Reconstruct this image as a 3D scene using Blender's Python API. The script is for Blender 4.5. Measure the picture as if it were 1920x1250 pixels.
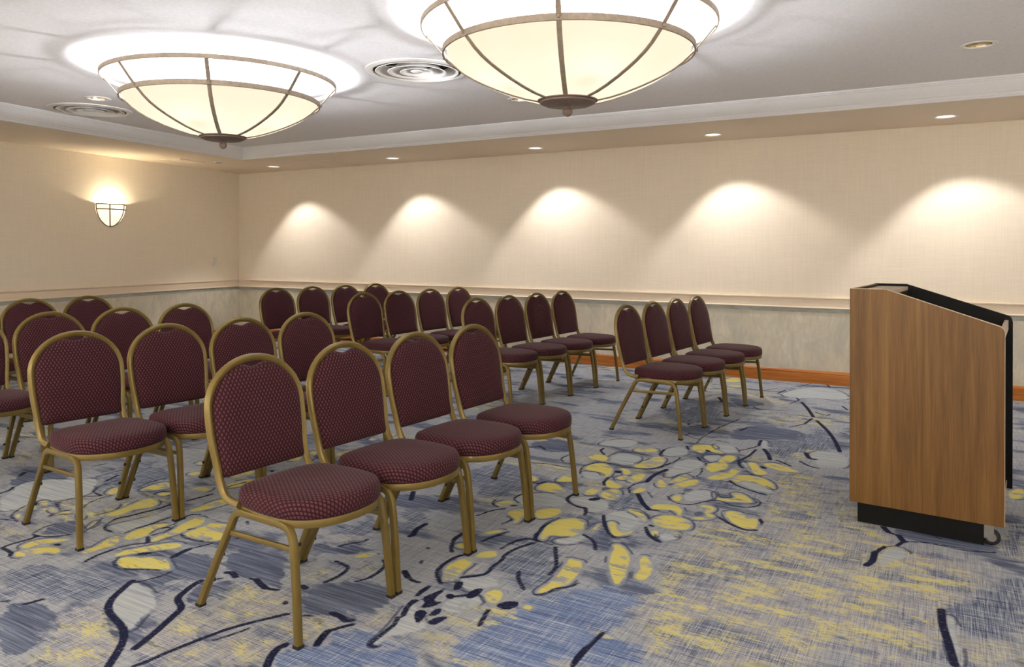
import bpy, bmesh, math, random
import numpy as np
from mathutils import Vector, Matrix

for o in list(bpy.data.objects):
    bpy.data.objects.remove(o)
S = bpy.context.scene
C = S.collection
PI = math.pi

# ------------------------------------------------------------------ camera
F_PX, CX, CY = 1424.09, 960.0, 468.44
CAM_H, YAW, ROLL = 1.2994, math.radians(29.94), math.radians(0.14)
cd = bpy.data.cameras.new('camera')
cd.sensor_fit = 'HORIZONTAL'; cd.sensor_width = 36.0
cd.lens = F_PX / 1920 * 36.0
cd.shift_y = (CY - 625.0) / 1920
cd.clip_start = 0.05; cd.clip_end = 60
cam = bpy.data.objects.new('camera', cd)
C.objects.link(cam)
cam.matrix_world = (Matrix.Translation((0, 0, CAM_H)) @ Matrix.Rotation(YAW, 4, 'Z')
                    @ Matrix.Rotation(PI / 2, 4, 'X') @ Matrix.Rotation(ROLL, 4, 'Z'))
S.camera = cam

# ------------------------------------------------------------------ world + view
w = bpy.data.worlds.new('world'); S.world = w
w.use_nodes = True
w.node_tree.nodes['Background'].inputs[0].default_value = (0.9, 0.86, 0.8, 1)
w.node_tree.nodes['Background'].inputs[1].default_value = 0.02
vs = S.view_settings
vs.view_transform = 'Standard'; vs.look = 'None'; vs.gamma = 1.0
vs.use_curve_mapping = False
vs.exposure = 0.46

BULB_W = 34.0          # each of the four bulbs in a bowl chandelier
BOWL_E = 0.70          # glow of the cream glass
SPOT_W = 49.0         # wall-washing downlights
SCONCE_W = 15.0
WARM = (1.0, 0.96, 0.93)
FILL_W = 430.0         # unseen downlights added to raise the room's brightness
BULB_C = (0.94, 0.99, 1.08)
FILL_C = (0.94, 0.98, 1.03)

# ------------------------------------------------------------------ place
H = 2.44               # soffit height
ZC = 2.57              # tray ceiling height
XL, YB = -9.3532, 7.9284
WA = 0.1661            # the left wall leans this much off square
XR, YF = 3.30, -0.75
RT, RB, BT = 0.843, 0.736, 0.128
xfl = XL + math.tan(WA) * (YB - YF)
ROOM = [(XL, YB), (xfl, YF), (XR, YF), (XR, YB)]     # ccw seen from above
SIDES = ['left', 'front', 'right', 'back']


def px(x, y, z=0.0):
    """a photo pixel to the point on the horizontal plane at height z"""
    u = (x - CX) / F_PX; v = (y - CY) / F_PX
    c, s = math.cos(ROLL), math.sin(ROLL)
    a = c * u + s * v; b = -s * u + c * v
    d = (CAM_H - z) / b; r = a * d
    return (-math.sin(YAW) * d + math.cos(YAW) * r, math.cos(YAW) * d + math.sin(YAW) * r)


# ------------------------------------------------------------------ materials
def srgb(r, g, b):
    def f(c):
        c /= 255.0
        return c / 12.92 if c <= 0.04045 else ((c + 0.055) / 1.055) ** 2.4
    return (f(r), f(g), f(b), 1.0)


class NT:
    def __init__(self, name):
        self.m = bpy.data.materials.new(name); self.m.use_nodes = True
        self.t = self.m.node_tree; self.n = self.t.nodes; self.l = self.t.links
        self.b = self.n['Principled BSDF']

    def node(self, typ, **kw):
        nd = self.n.new(typ)
        for k, v in kw.items():
            setattr(nd, k, v)
        return nd

    def put(self, sock, v):
        if hasattr(v, 'is_output'):
            self.l.new(v, sock)
        elif v is not None:
            sock.default_value = v

    def math(self, op, a, b=None, c=None, clamp=False):
        nd = self.node('ShaderNodeMath', operation=op, use_clamp=clamp)
        self.put(nd.inputs[0], a); self.put(nd.inputs[1], b)
        if c is not None:
            self.put(nd.inputs[2], c)
        return nd.outputs[0]

    def mix(self, f, a, b, typ='MIX'):
        nd = self.node('ShaderNodeMix', data_type='RGBA', blend_type=typ)
        self.put(nd.inputs[0], f); self.put(nd.inputs[6], a); self.put(nd.inputs[7], b)
        return nd.outputs[2]

    def coord(self, kind='Object'):
        return self.node('ShaderNodeTexCoord').outputs[kind]

    def map(self, v, scale=(1, 1, 1), rot=(0, 0, 0)):
        nd = self.node('ShaderNodeMapping')
        self.l.new(v, nd.inputs[0]); nd.inputs['Scale'].default_value = scale; nd.inputs['Rotation'].default_value = rot
        return nd.outputs[0]

    def noise(self, v, scale=1.0, detail=2.0, rough=0.5, dist=0.0):
        nd = self.node('ShaderNodeTexNoise')
        self.l.new(v, nd.inputs['Vector']); nd.inputs['Scale'].default_value = scale
        nd.inputs['Detail'].default_value = detail; nd.inputs['Roughness'].default_value = rough
        nd.inputs['Distortion'].default_value = dist
        return nd.outputs[0]

    def ramp(self, f, stops, interp='LINEAR'):
        nd = self.node('ShaderNodeValToRGB'); e = nd.color_ramp; e.interpolation = interp
        while len(e.elements) > len(stops):
            e.elements.remove(e.elements[-1])
        while len(e.elements) < len(stops):
            e.elements.new(0.5)
        for el, (p, c) in zip(e.elements, stops):
            el.position = p; el.color = c
        self.l.new(f, nd.inputs[0])
        return nd.outputs[0]

    def mapr(self, v, a, b, c=0.0, d=1.0):
        nd = self.node('ShaderNodeMapRange'); nd.clamp = True
        self.put(nd.inputs[0], v)
        for i, q in enumerate((a, b, c, d)):
            nd.inputs[i + 1].default_value = q
        return nd.outputs[0]

    def bump(self, hgt, strength=0.2, dist=0.002):
        nd = self.node('ShaderNodeBump'); nd.inputs['Strength'].default_value = strength
        nd.inputs['Distance'].default_value = dist
        self.l.new(hgt, nd.inputs['Height']); self.l.new(nd.outputs[0], self.b.inputs['Normal'])

    def base(self, v, rough=0.6, metal=0.0, spec=None):
        self.put(self.b.inputs['Base Color'], v)
        self.put(self.b.inputs['Roughness'], rough); self.b.inputs['Metallic'].default_value = metal
        if spec is not None:
            self.b.inputs['Specular IOR Level'].default_value = spec
        return self.m


def mat_plain(name, col, rough=0.6, metal=0.0, spec=0.5, nscale=40, namt=0.08):
    k = NT(name)
    n = k.noise(k.coord(), nscale, 3)
    d = tuple(c * (1 - namt) for c in col[:3]) + (1,)
    l = tuple(min(1, c * (1 + namt)) for c in col[:3]) + (1,)
    return k.base(k.ramp(n, [(0.3, d), (0.7, l)]), rough, metal, spec)


def mat_wallpaper():
    k = NT('cream_wallpaper')
    c = k.coord()
    a = k.noise(k.map(c, (6, 6, 420)), 1, 2)
    b = k.noise(k.map(c, (160, 160, 4)), 1, 2)
    f = k.math('MULTIPLY_ADD', a, 0.6, k.math('MULTIPLY', b, 0.4))
    m = k.base(k.ramp(f, [(0.35, srgb(233, 221, 202)), (0.65, srgb(244, 232, 213))]), 0.75, spec=0.25)
    k.bump(f, 0.12, 0.001)
    return m


def mat_wainscot():
    k = NT('mottled_wallpaper')
    c = k.coord()
    a = k.noise(k.map(c, (3.2, 3.2, 2.2)), 1, 6, 0.65, 0.6)
    b = k.noise(k.map(c, (34, 34, 11)), 1, 4, 0.6)
    p = k.noise(k.map(c, (1.7, 1.7, 2.0)), 1, 3)
    col = k.ramp(a, [(0.32, srgb(182, 180, 166)), (0.5, srgb(208, 200, 181)), (0.68, srgb(224, 216, 197))])
    col = k.mix(k.mapr(p, 0.5, 0.75, 0, 0.55), col, srgb(222, 200, 178))
    col = k.mix(k.mapr(b, 0.4, 0.7, 0, 0.35), col, srgb(172, 171, 163))
    return k.base(col, 0.7, spec=0.3)


def mat_border():
    k = NT('grey_blue_border')
    c = k.coord()
    a = k.noise(k.map(c, (9, 9, 30)), 1, 4, 0.6)
    return k.base(k.ramp(a, [(0.3, srgb(146, 150, 146)), (0.7, srgb(178, 178, 168))]), 0.7)


def mat_wood(name, cols, axis='Z', stretch=1.0, rough=0.4, scale=1.0):
    k = NT(name)
    c = k.coord()
    s = {'Z': (34, 34, 1.2), 'X': (1.2, 34, 34), 'Y': (34, 1.2, 34)}[axis]
    s = tuple(q * scale for q in s)
    d = k.noise(k.map(c, tuple(q * 0.12 for q in s)), 1, 2)
    nd = k.node('ShaderNodeVectorMath', operation='MULTIPLY_ADD')
    k.l.new(k.map(c, s), nd.inputs[0]); nd.inputs[1].default_value = (1, 1, 1)
    cv = k.node('ShaderNodeCombineXYZ')
    for i in range(3):
        k.l.new(k.math('MULTIPLY', d, 5.0 * stretch), cv.inputs[i])
    k.l.new(cv.outputs[0], nd.inputs[2])
    g = k.noise(nd.outputs[0], 1, 4, 0.6)
    f = k.noise(k.map(c, tuple(q * 5 for q in s)), 1, 2, 0.5)
    big = k.noise(k.map(c, tuple(q * 0.3 for q in s)), 1, 2)
    t = k.math('ADD', k.math('MULTIPLY', g, 0.5), k.math('ADD', k.math('MULTIPLY', f, 0.22), k.math('MULTIPLY', big, 0.28)))
    m = k.base(k.ramp(t, [(0.34, cols[0]), (0.5, cols[1]), (0.64, cols[2])]), rough, spec=0.35)
    k.bump(f, 0.05, 0.0006)
    return m


def mat_fabric():
    k = NT('burgundy_diamond_fabric')
    uv = k.node('ShaderNodeUVMap').outputs[0]
    sep = k.node('ShaderNodeSeparateXYZ'); k.l.new(uv, sep.inputs[0])
    fu = k.math('FRACT', k.math('DIVIDE', sep.outputs[0], 0.0165))
    fv = k.math('FRACT', k.math('DIVIDE', sep.outputs[1], 0.026))
    d = k.math('ADD', k.math('ABSOLUTE', k.math('SUBTRACT', fu, 0.5)), k.math('ABSOLUTE', k.math('SUBTRACT', fv, 0.5)))
    e = k.math('ABSOLUTE', k.math('SUBTRACT', d, 0.5))
    m = k.mapr(e, 0.10, 0.30)
    n = k.noise(k.coord(), 9, 3)
    col = k.mix(m, srgb(42, 17, 23), srgb(91, 53, 61))
    col = k.mix(k.mapr(n, 0.35, 0.7, 0, 0.22), col, srgb(60, 24, 30))
    r = k.base(col, 0.8, spec=0.15)
    k.b.inputs['Sheen Weight'].default_value = 0.05
    k.b.inputs['Sheen Roughness'].default_value = 0.4
    k.bump(m, 0.35, 0.0012)
    return r


def mat_gold():
    k = NT('antique_gold_paint')
    n = k.noise(k.coord(), 60, 3)
    n2 = k.noise(k.coord(), 7, 3)
    col = k.mix(k.mapr(n2, 0.35, 0.7), srgb(106, 89, 42), srgb(119, 101, 51))
    return k.base(col, k.mapr(n, 0.3, 0.7, 0.32, 0.46), 0.35, 0.5)


def mat_ceiling():
    k = NT('ceiling_paint')
    n = k.noise(k.coord(), 55, 3)
    m = k.base(k.ramp(n, [(0.3, srgb(226, 221, 218)), (0.7, srgb(236, 231, 228))]), 0.85, spec=0.2)
    k.bump(n, 0.12, 0.003)
    return m


def mat_emit(name, col, strength):
    k = NT(name)
    k.b.inputs['Base Color'].default_value = (0.8, 0.8, 0.8, 1)
    k.b.inputs['Emission Color'].default_value = tuple(col[:3]) + (1,)
    k.b.inputs['Emission Strength'].default_value = strength
    return k.m


def mat_bowl(name, strength, trans):
    """cream art glass: lets the bulbs inside glow through and gives off an even light"""
    k = NT(name)
    n = k.noise(k.coord(), 5, 3)
    tr = k.node('ShaderNodeBsdfTranslucent')
    tr.inputs[0].default_value = (trans, trans * 0.86, trans * 0.68, 1)
    em = k.node('ShaderNodeEmission')
    k.l.new(k.ramp(n, [(0.3, (1.0, 0.82, 0.58, 1)), (0.7, (1.0, 0.84, 0.63, 1))]), em.inputs[0])
    em.inputs[1].default_value = strength
    ad = k.node('ShaderNodeAddShader')
    k.l.new(tr.outputs[0], ad.inputs[0]); k.l.new(em.outputs[0], ad.inputs[1])
    k.l.new(ad.outputs[0], k.n['Material Output'].inputs[0])
    k.n.remove(k.b)
    return k.m


def mat_carpet():
    k = NT('printed_carpet')
    c = k.coord()

    def att(n):
        nd = k.node('ShaderNodeAttribute', attribute_name=n)
        return nd.outputs['Fac']
    ROT = (0, 0, 0.06)
    s_fine = k.noise(k.map(c, (5, 300, 1), ROT), 1, 2, 0.6)
    s_mid = k.noise(k.map(c, (1.6, 60, 1), ROT), 1, 3, 0.6)
    s_x = k.noise(k.map(c, (230, 6, 1), ROT), 1, 2, 0.6)
    dash = k.noise(k.map(c, (38, 190, 1), ROT), 1, 2, 0.6)
    blot = k.noise(k.map(c, (2.0, 4.2, 1), ROT), 1, 4, 0.6, 0.4)
    blot2 = k.noise(k.map(c, (1.1, 1.6, 1), ROT), 1, 3, 0.55)
    patch = k.noise(k.map(c, (6, 15, 1), ROT), 1, 4, 0.65)
    jag = k.math('MULTIPLY', k.math('SUBTRACT', k.noise(k.map(c, (30, 200, 1), ROT), 1, 2), 0.5), 0.022)

    wob = k.math('MULTIPLY', k.math('SUBTRACT', patch, 0.5), 0.45)

    def mask(n, soft=0.004, grow=0.0, j=1.0, wv=0.0):
        v = k.math('ADD', att(n), k.math('MULTIPLY', jag, j))
        if wv:
            v = k.math('MULTIPLY_ADD', wob, wv, v)
        return k.mapr(v, grow - soft, grow + soft, 1.0, 0.0)
    # field: grey-blue ground with cream streaks
    stripe = k.math('MULTIPLY_ADD', s_mid, 0.55, k.math('MULTIPLY', s_fine, 0.45))
    plain = k.ramp(stripe, [(0.36, CP['blue_d']), (0.5, CP['blue_m']), (0.63, CP['blue_l'])])
    bluer = k.ramp(stripe, [(0.36, CP['sky_d']), (0.5, CP['sky_m']), (0.63, CP['sky_l'])])
    hatchv = k.math('MULTIPLY_ADD', s_x, 0.45, k.math('MULTIPLY', s_fine, 0.55))
    hatch = k.ramp(hatchv, [(0.38, CP['ink']), (0.47, CP['slate']), (0.55, CP['mist']), (0.64, CP['cream'])])
    hatch = k.mix(k.mapr(dash, 0.58, 0.66, 0, 0.6), hatch, CP['slate'])
    bluer = k.mix(k.mapr(hatchv, 0.40, 0.60, 0, 0.7), bluer, k.ramp(hatchv, [(0.42, CP['sky_d']), (0.50, CP['sky_m']), (0.60, CP['cream'])]))
    hazev = k.math('MULTIPLY_ADD', patch, 0.62, k.math('MULTIPLY', dash, 0.38))
    haze = k.ramp(hatchv, [(0.36, CP['slate']), (0.45, CP['lav']), (0.53, CP['stone']), (0.64, CP['cream'])])
    haze = k.mix(k.mapr(blot, 0.50, 0.42, 0, 0.75), haze, hatch)
    haze = k.mix(k.mapr(hazev, 0.42, 0.36, 0, 0.8), haze, CP['slate'])
    haze = k.mix(k.mapr(hazev, 0.50, 0.575, 0, 0.8), haze, k.ramp(dash, [(0.4, CP['straw']), (0.6, CP['yellow'])]))
    pale = k.ramp(stripe, [(0.38, CP['mist']), (0.5, CP['pale']), (0.62, CP['cream'])])
    yel = k.ramp(stripe, [(0.36, CP['gold']), (0.5, CP['yellow']), (0.66, CP['straw'])])
    field = k.ramp(hatchv, [(0.36, CP['slate']), (0.45, CP['mist']), (0.55, CP['stone']), (0.64, CP['cream'])])
    field = k.mix(k.mapr(dash, 0.60, 0.68, 0, 0.5), field, CP['slate'])
    col = k.mix(k.mapr(blot, 0.51, 0.60), field, plain)
    col = k.mix(k.math('MULTIPLY', k.mapr(blot2, 0.55, 0.63), k.mapr(patch, 0.45, 0.55)), col, haze)
    col = k.mix(mask('plain', 0.006, 0, 1, 0.3), col, plain)
    col = k.mix(mask('hatch', 0.02, 0, 2, 0.8), col, hatch)
    col = k.mix(mask('haze', 0.02, 0, 2, 1.0), col, haze)
    col = k.mix(mask('sky', 0.015, 0, 1.5, 0.8), col, bluer)
    col = k.mix(mask('pale', 0.005, 0, 1, 0.1), col, pale)
    halo = k.math('MULTIPLY', mask('petal', 0.006, 0.016), 0.6)
    col = k.mix(halo, col, CP['mist'])
    ym = k.math('MULTIPLY', mask('petal', 0.004, 0, 1, 0.08), k.math('MULTIPLY', k.mapr(patch, 0.41, 0.47, 0.15, 1.0), k.mapr(s_mid, 0.62, 0.70, 1.0, 0.45)))
    col = k.mix(ym, col, yel)
    part = k.mapr(k.noise(k.map(c, (5.5, 5.5, 1)), 1, 1), 0.49, 0.53)
    for nm in ('petal', 'pale'):
        ring = k.mapr(k.math('ABSOLUTE', k.math('SUBTRACT', k.math('MULTIPLY_ADD', jag, 0.4, att(nm)), 0.017)), 0.004, 0.008, 1.0, 0.0)
        col = k.mix(k.math('MULTIPLY', k.math('MULTIPLY', ring, part), 0.7), col, CP['ink'])
    vn = k.math('MULTIPLY', mask('vine', 0.003, 0.0, 0.4), k.mapr(dash, 0.30, 0.40, 0.55, 1.0))
    col = k.mix(vn, col, CP['navy'])
    m = k.base(col, 0.95, spec=0.1)
    k.bump(k.math('ADD', s_fine, dash), 0.35, 0.003)
    return m


CP = dict(blue_d=srgb(61, 68, 88), blue_m=srgb(89, 97, 120), blue_l=srgb(130, 140, 158),
          sky_d=srgb(65, 81, 121), sky_m=srgb(98, 117, 156), sky_l=srgb(148, 165, 197),
          ink=srgb(46, 54, 80), slate=srgb(87, 97, 123), mist=srgb(144, 151, 164), cream=srgb(187, 189, 193),
          lav=srgb(137, 138, 156), stone=srgb(161, 163, 166), straw=srgb(201, 197, 146), yellow=srgb(207, 197, 110),
          gold=srgb(205, 184, 79), pale=srgb(169, 177, 181), navy=srgb(26, 30, 57))

M = {}
M['wall'] = mat_wallpaper()
M['wains'] = mat_wainscot()
M['border'] = mat_border()
M['soffit'] = mat_plain('soffit_paint', srgb(232, 215, 193), 0.85, spec=0.2, namt=0.02)
M['ceiling'] = mat_ceiling()
M['crown'] = mat_plain('crown_white', srgb(236, 234, 233), 0.6, spec=0.4, namt=0.015)
M['rail'] = mat_plain('cream_rail_paint', srgb(234, 216, 192), 0.5, spec=0.4, namt=0.02)
M['basewood_x'] = mat_wood('oak_baseboard', [srgb(140, 78, 22), srgb(176, 106, 40), srgb(198, 130, 62)], 'X', rough=0.35)
M['basewood_y'] = mat_wood('oak_baseboard_side', [srgb(140, 78, 22), srgb(176, 106, 40), srgb(198, 130, 62)], 'Y', rough=0.35)
M['lectern'] = mat_wood('oak_laminate', [srgb(76, 50, 20), srgb(106, 74, 34), srgb(124, 92, 48)], 'Z', 1.2, rough=0.42)
M['edge'] = mat_plain('pale_edge_band', srgb(196, 176, 150), 0.5)
M['shelf'] = mat_plain('taupe_laminate', srgb(176, 160, 142), 0.4)
M['black'] = mat_plain('black_laminate', srgb(14, 14, 15), 0.6, spec=0.2, namt=0.2)
M['rubber'] = mat_plain('black_rubber', srgb(22, 22, 22), 0.7)
M['fabric'] = mat_fabric()
M['gold'] = mat_gold()
M['iron'] = mat_plain('bronze_iron', srgb(150, 136, 120), 0.55, 0.1, namt=0.15)
M['iron_dark'] = mat_plain('dark_bronze', srgb(112, 95, 86), 0.5, 0.1, namt=0.15)
M['steel'] = mat_plain('zinc_steel', srgb(170, 168, 164), 0.35, 0.8)
M['white'] = mat_plain('white_enamel', srgb(222, 216, 208), 0.45, namt=0.02)
M['duct'] = mat_plain('dark_duct', srgb(70, 62, 54), 0.8)
M['reflector'] = mat_plain('brushed_reflector', srgb(190, 176, 148), 0.25, 0.9)
M['plastic'] = mat_plain('ivory_plastic', srgb(228, 220, 210), 0.4, namt=0.02)
M['bowl'] = mat_bowl('cream_art_glass', BOWL_E, 0.011)
M['sconce_glass'] = mat_bowl('lit_sconce_glass', 0.9, 0.02)
M['bulb'] = mat_emit('lit_bulb', (1, 0.9, 0.75), 6.0)
M['lamp_lens'] = mat_emit('lit_lamp_face', (1, 0.84, 0.70), 1.3)
M['carpet'] = mat_carpet()
for q in ('bulb', 'lamp_lens', 'sconce_glass'):          # tiny glowing faces: the lamps inside them light the room
    M[q].cycles.emission_sampling = 'NONE'


# ------------------------------------------------------------------ mesh helpers
class MB:
    def __init__(self):
        self.v = []; self.f = []; self.uv = None

    def add(self, vs, fs):
        b = len(self.v)
        self.v += [tuple(p) for p in vs]
        self.f += [tuple(b + i for i in q) for q in fs]
        return self

    def box(self, x0, y0, z0, x1, y1, z1):
        vs = [(x, y, z) for z in (z0, z1) for y in (y0, y1) for x in (x0, x1)]
        return self.add(vs, [(0, 2, 3, 1), (4, 5, 7, 6), (0, 1, 5, 4), (2, 6, 7, 3), (0, 4, 6, 2), (1, 3, 7, 5)])

    def prism(self, poly, fn0, fn1):
        n = len(poly)
        vs = [fn0(*p) for p in poly] + [fn1(*p) for p in poly]
        fs = [tuple(range(n - 1, -1, -1)), tuple(range(n, 2 * n))]
        fs += [(i, (i + 1) % n, n + (i + 1) % n, n + i) for i in range(n)]
        return self.add(vs, fs)

    def lathe(self, prof, n=48, a0=0.0, a1=2 * PI, center=(0, 0, 0), cap=False):
        full = abs(a1 - a0 - 2 * PI) < 1e-6
        m = n if full else n + 1
        vs = []
        for i in range(m):
            a = a0 + (a1 - a0) * i / n
            for r, z in prof:
                vs.append((center[0] + r * math.cos(a), center[1] + r * math.sin(a), center[2] + z))
        k = len(prof); fs = []
        for i in range(n):
            j = (i + 1) % m
            for q in range(k - 1):
                fs.append((i * k + q, j * k + q, j * k + q + 1, i * k + q + 1))
        return self.add(vs, fs)

    def sweep(self, path, prof, side=None, closed=False, caps=True, radii=None):
        P = [Vector(p) for p in path]; n = len(P); k = len(prof)
        tang = []
        for i in range(n):
            if closed:
                t = P[(i + 1) % n] - P[i - 1]
            else:
                t = P[min(i + 1, n - 1)] - P[max(i - 1, 0)]
            tang.append(t.normalized())
        s = Vector(side) if side else Vector((0, 0, 1))
        vs = []
        for i in range(n):
            t = tang[i]
            s = (s - t * s.dot(t)).normalized()
            u = t.cross(s)
            q = radii[i] if radii else 1.0
            for a, b in prof:
                vs.append(P[i] + s * a * q + u * b * q)
        fs = []
        for i in range(n if closed else n - 1):
            j = (i + 1) % n
            for c in range(k):
                d = (c + 1) % k
                fs.append((i * k + c, i * k + d, j * k + d, j * k + c))
        if caps and not closed:
            fs.append(tuple(range(k - 1, -1, -1))); fs.append(tuple((n - 1) * k + c for c in range(k)))
        return self.add(vs, fs)

    def build(self, name, mat, parent=None, smooth=None, uv=None):
        me = bpy.data.meshes.new(name)
        me.from_pydata(self.v, [], self.f)
        bm = bmesh.new(); bm.from_mesh(me)
        bmesh.ops.recalc_face_normals(bm, faces=bm.faces)
        bm.to_mesh(me); bm.free()
        if uv is not None:
            lay = me.uv_layers.new(name='UVMap')
            for lp in me.loops:
                lay.data[lp.index].uv = uv[lp.vertex_index]
        me.materials.append(mat)
        if smooth is not None:
            for p in me.polygons:
                p.use_smooth = True
            me.set_sharp_from_angle(angle=math.radians(smooth))
        me.update()
        o = bpy.data.objects.new(name, me); C.objects.link(o)
        if parent:
            o.parent = parent
        return o


def rrect(a, b, r, n=2):
    """rounded rectangle profile, half sizes a, b"""
    out = []
    for cx, cy, s in ((a - r, b - r, 0), (-a + r, b - r, 1), (-a + r, -b + r, 2), (a - r, -b + r, 3)):
        for i in range(n + 1):
            t = (s + i / n) * PI / 2
            out.append((cx + r * math.cos(t), cy + r * math.sin(t)))
    return out


def circ(r, n=10):
    return [(r * math.cos(2 * PI * i / n), r * math.sin(2 * PI * i / n)) for i in range(n)]


def spline(pts, sub=4):
    P = [Vector(p) for p in pts]; out = []
    for i in range(len(P) - 1):
        p0 = P[max(i - 1, 0)]; p1 = P[i]; p2 = P[i + 1]; p3 = P[min(i + 2, len(P) - 1)]
        for j in range(sub):
            t = j / sub
            out.append(0.5 * ((2 * p1) + (p2 - p0) * t + (2 * p0 - 5 * p1 + 4 * p2 - p3) * t * t + (3 * p1 - p0 - 3 * p2 + p3) * t ** 3))
    out.append(P[-1])
    return out


def empty(name, loc=(0, 0, 0), rz=0.0):
    o = bpy.data.objects.new(name, None); C.objects.link(o)
    o.empty_display_size = 0.1
    o.location = loc; o.rotation_euler = (0, 0, rz)
    return o


def tag(o, label=None, cat=None, group=None, kind=None):
    if label: o['label'] = label
    if cat: o['category'] = cat
    if group: o['group'] = group
    if kind: o['kind'] = kind
    return o


def copy_tree(o, parent=None):
    c = o.copy(); C.objects.link(c)
    if parent:
        c.parent = parent
    for ch in list(o.children):
        copy_tree(ch, c)
    return c


def light(name, kind, loc, power, color, parent=None, **kw):
    d = bpy.data.lights.new(name, kind); d.energy = power; d.color = color
    for k, v in kw.items():
        setattr(d, k, v)
    o = bpy.data.objects.new(name, d); C.objects.link(o); o.location = loc
    if parent:
        o.parent = parent
    return o


def offset_poly(poly, dists):
    """move every edge of a ccw polygon inwards"""
    n = len(poly); L = []
    if not hasattr(dists, '__len__'):
        dists = [dists] * n
    for i in range(n):
        a = Vector(poly[i]); b = Vector(poly[(i + 1) % n]); d = (b - a).normalized()
        nrm = Vector((-d.y, d.x))
        L.append((a + nrm * dists[i], d))
    out = []
    for i in range(n):
        p, d = L[i - 1]; q, e = L[i]
        det = d.x * e.y - d.y * e.x
        t = ((q.x - p.x) * e.y - (q.y - p.y) * e.x) / det
        r = p + d * t
        out.append((r.x, r.y))
    return out


def run_trim(name, edge, prof, mat, poly=ROOM, label=None, cat=None, smooth=None):
    """sweep a profile of (inward offset, z) along one side of a polygon, ends mitred"""
    m = MB(); n = len(prof); vs = []
    for a, z in prof:
        q = offset_poly(poly, a); vs.append((q[edge][0], q[edge][1], z))
    for a, z in prof:
        q = offset_poly(poly, a); e = (edge + 1) % len(poly); vs.append((q[e][0], q[e][1], z))
    fs = [tuple(range(n)), tuple(range(2 * n - 1, n - 1, -1))]
    fs += [(i, n + i, n + (i + 1) % n, (i + 1) % n) for i in range(n)]
    m.add(vs, fs)
    o = m.build(name, mat, smooth=smooth)
    return tag(o, label, cat, kind='structure')


def sheet_with_holes(name, outer, holes, z, mat, inner=None):
    """flat ceiling sheet with round openings (x, y, r) and, if given, an inner cut-out loop"""
    bm = bmesh.new(); edges = []

    def loop(pts):
        vs = [bm.verts.new((p[0], p[1], z)) for p in pts]
        for i in range(len(vs)):
            edges.append(bm.edges.new((vs[i], vs[(i + 1) % len(vs)])))
    loop(outer)
    if inner:
        loop(inner)
    for x, y, r in holes:
        loop([(x + r * math.cos(2 * PI * i / 28), y + r * math.sin(2 * PI * i / 28)) for i in range(28)])
    bmesh.ops.triangle_fill(bm, use_beauty=True, use_dissolve=False, edges=edges)
    bmesh.ops.recalc_face_normals(bm, faces=bm.faces)
    if bm.faces and bm.faces[0].normal.z > 0:
        bmesh.ops.reverse_faces(bm, faces=bm.faces)
    me = bpy.data.meshes.new(name); bm.to_mesh(me); bm.free()
    me.materials.append(mat)
    o = bpy.data.objects.new(name, me); C.objects.link(o)
    return o


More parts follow.
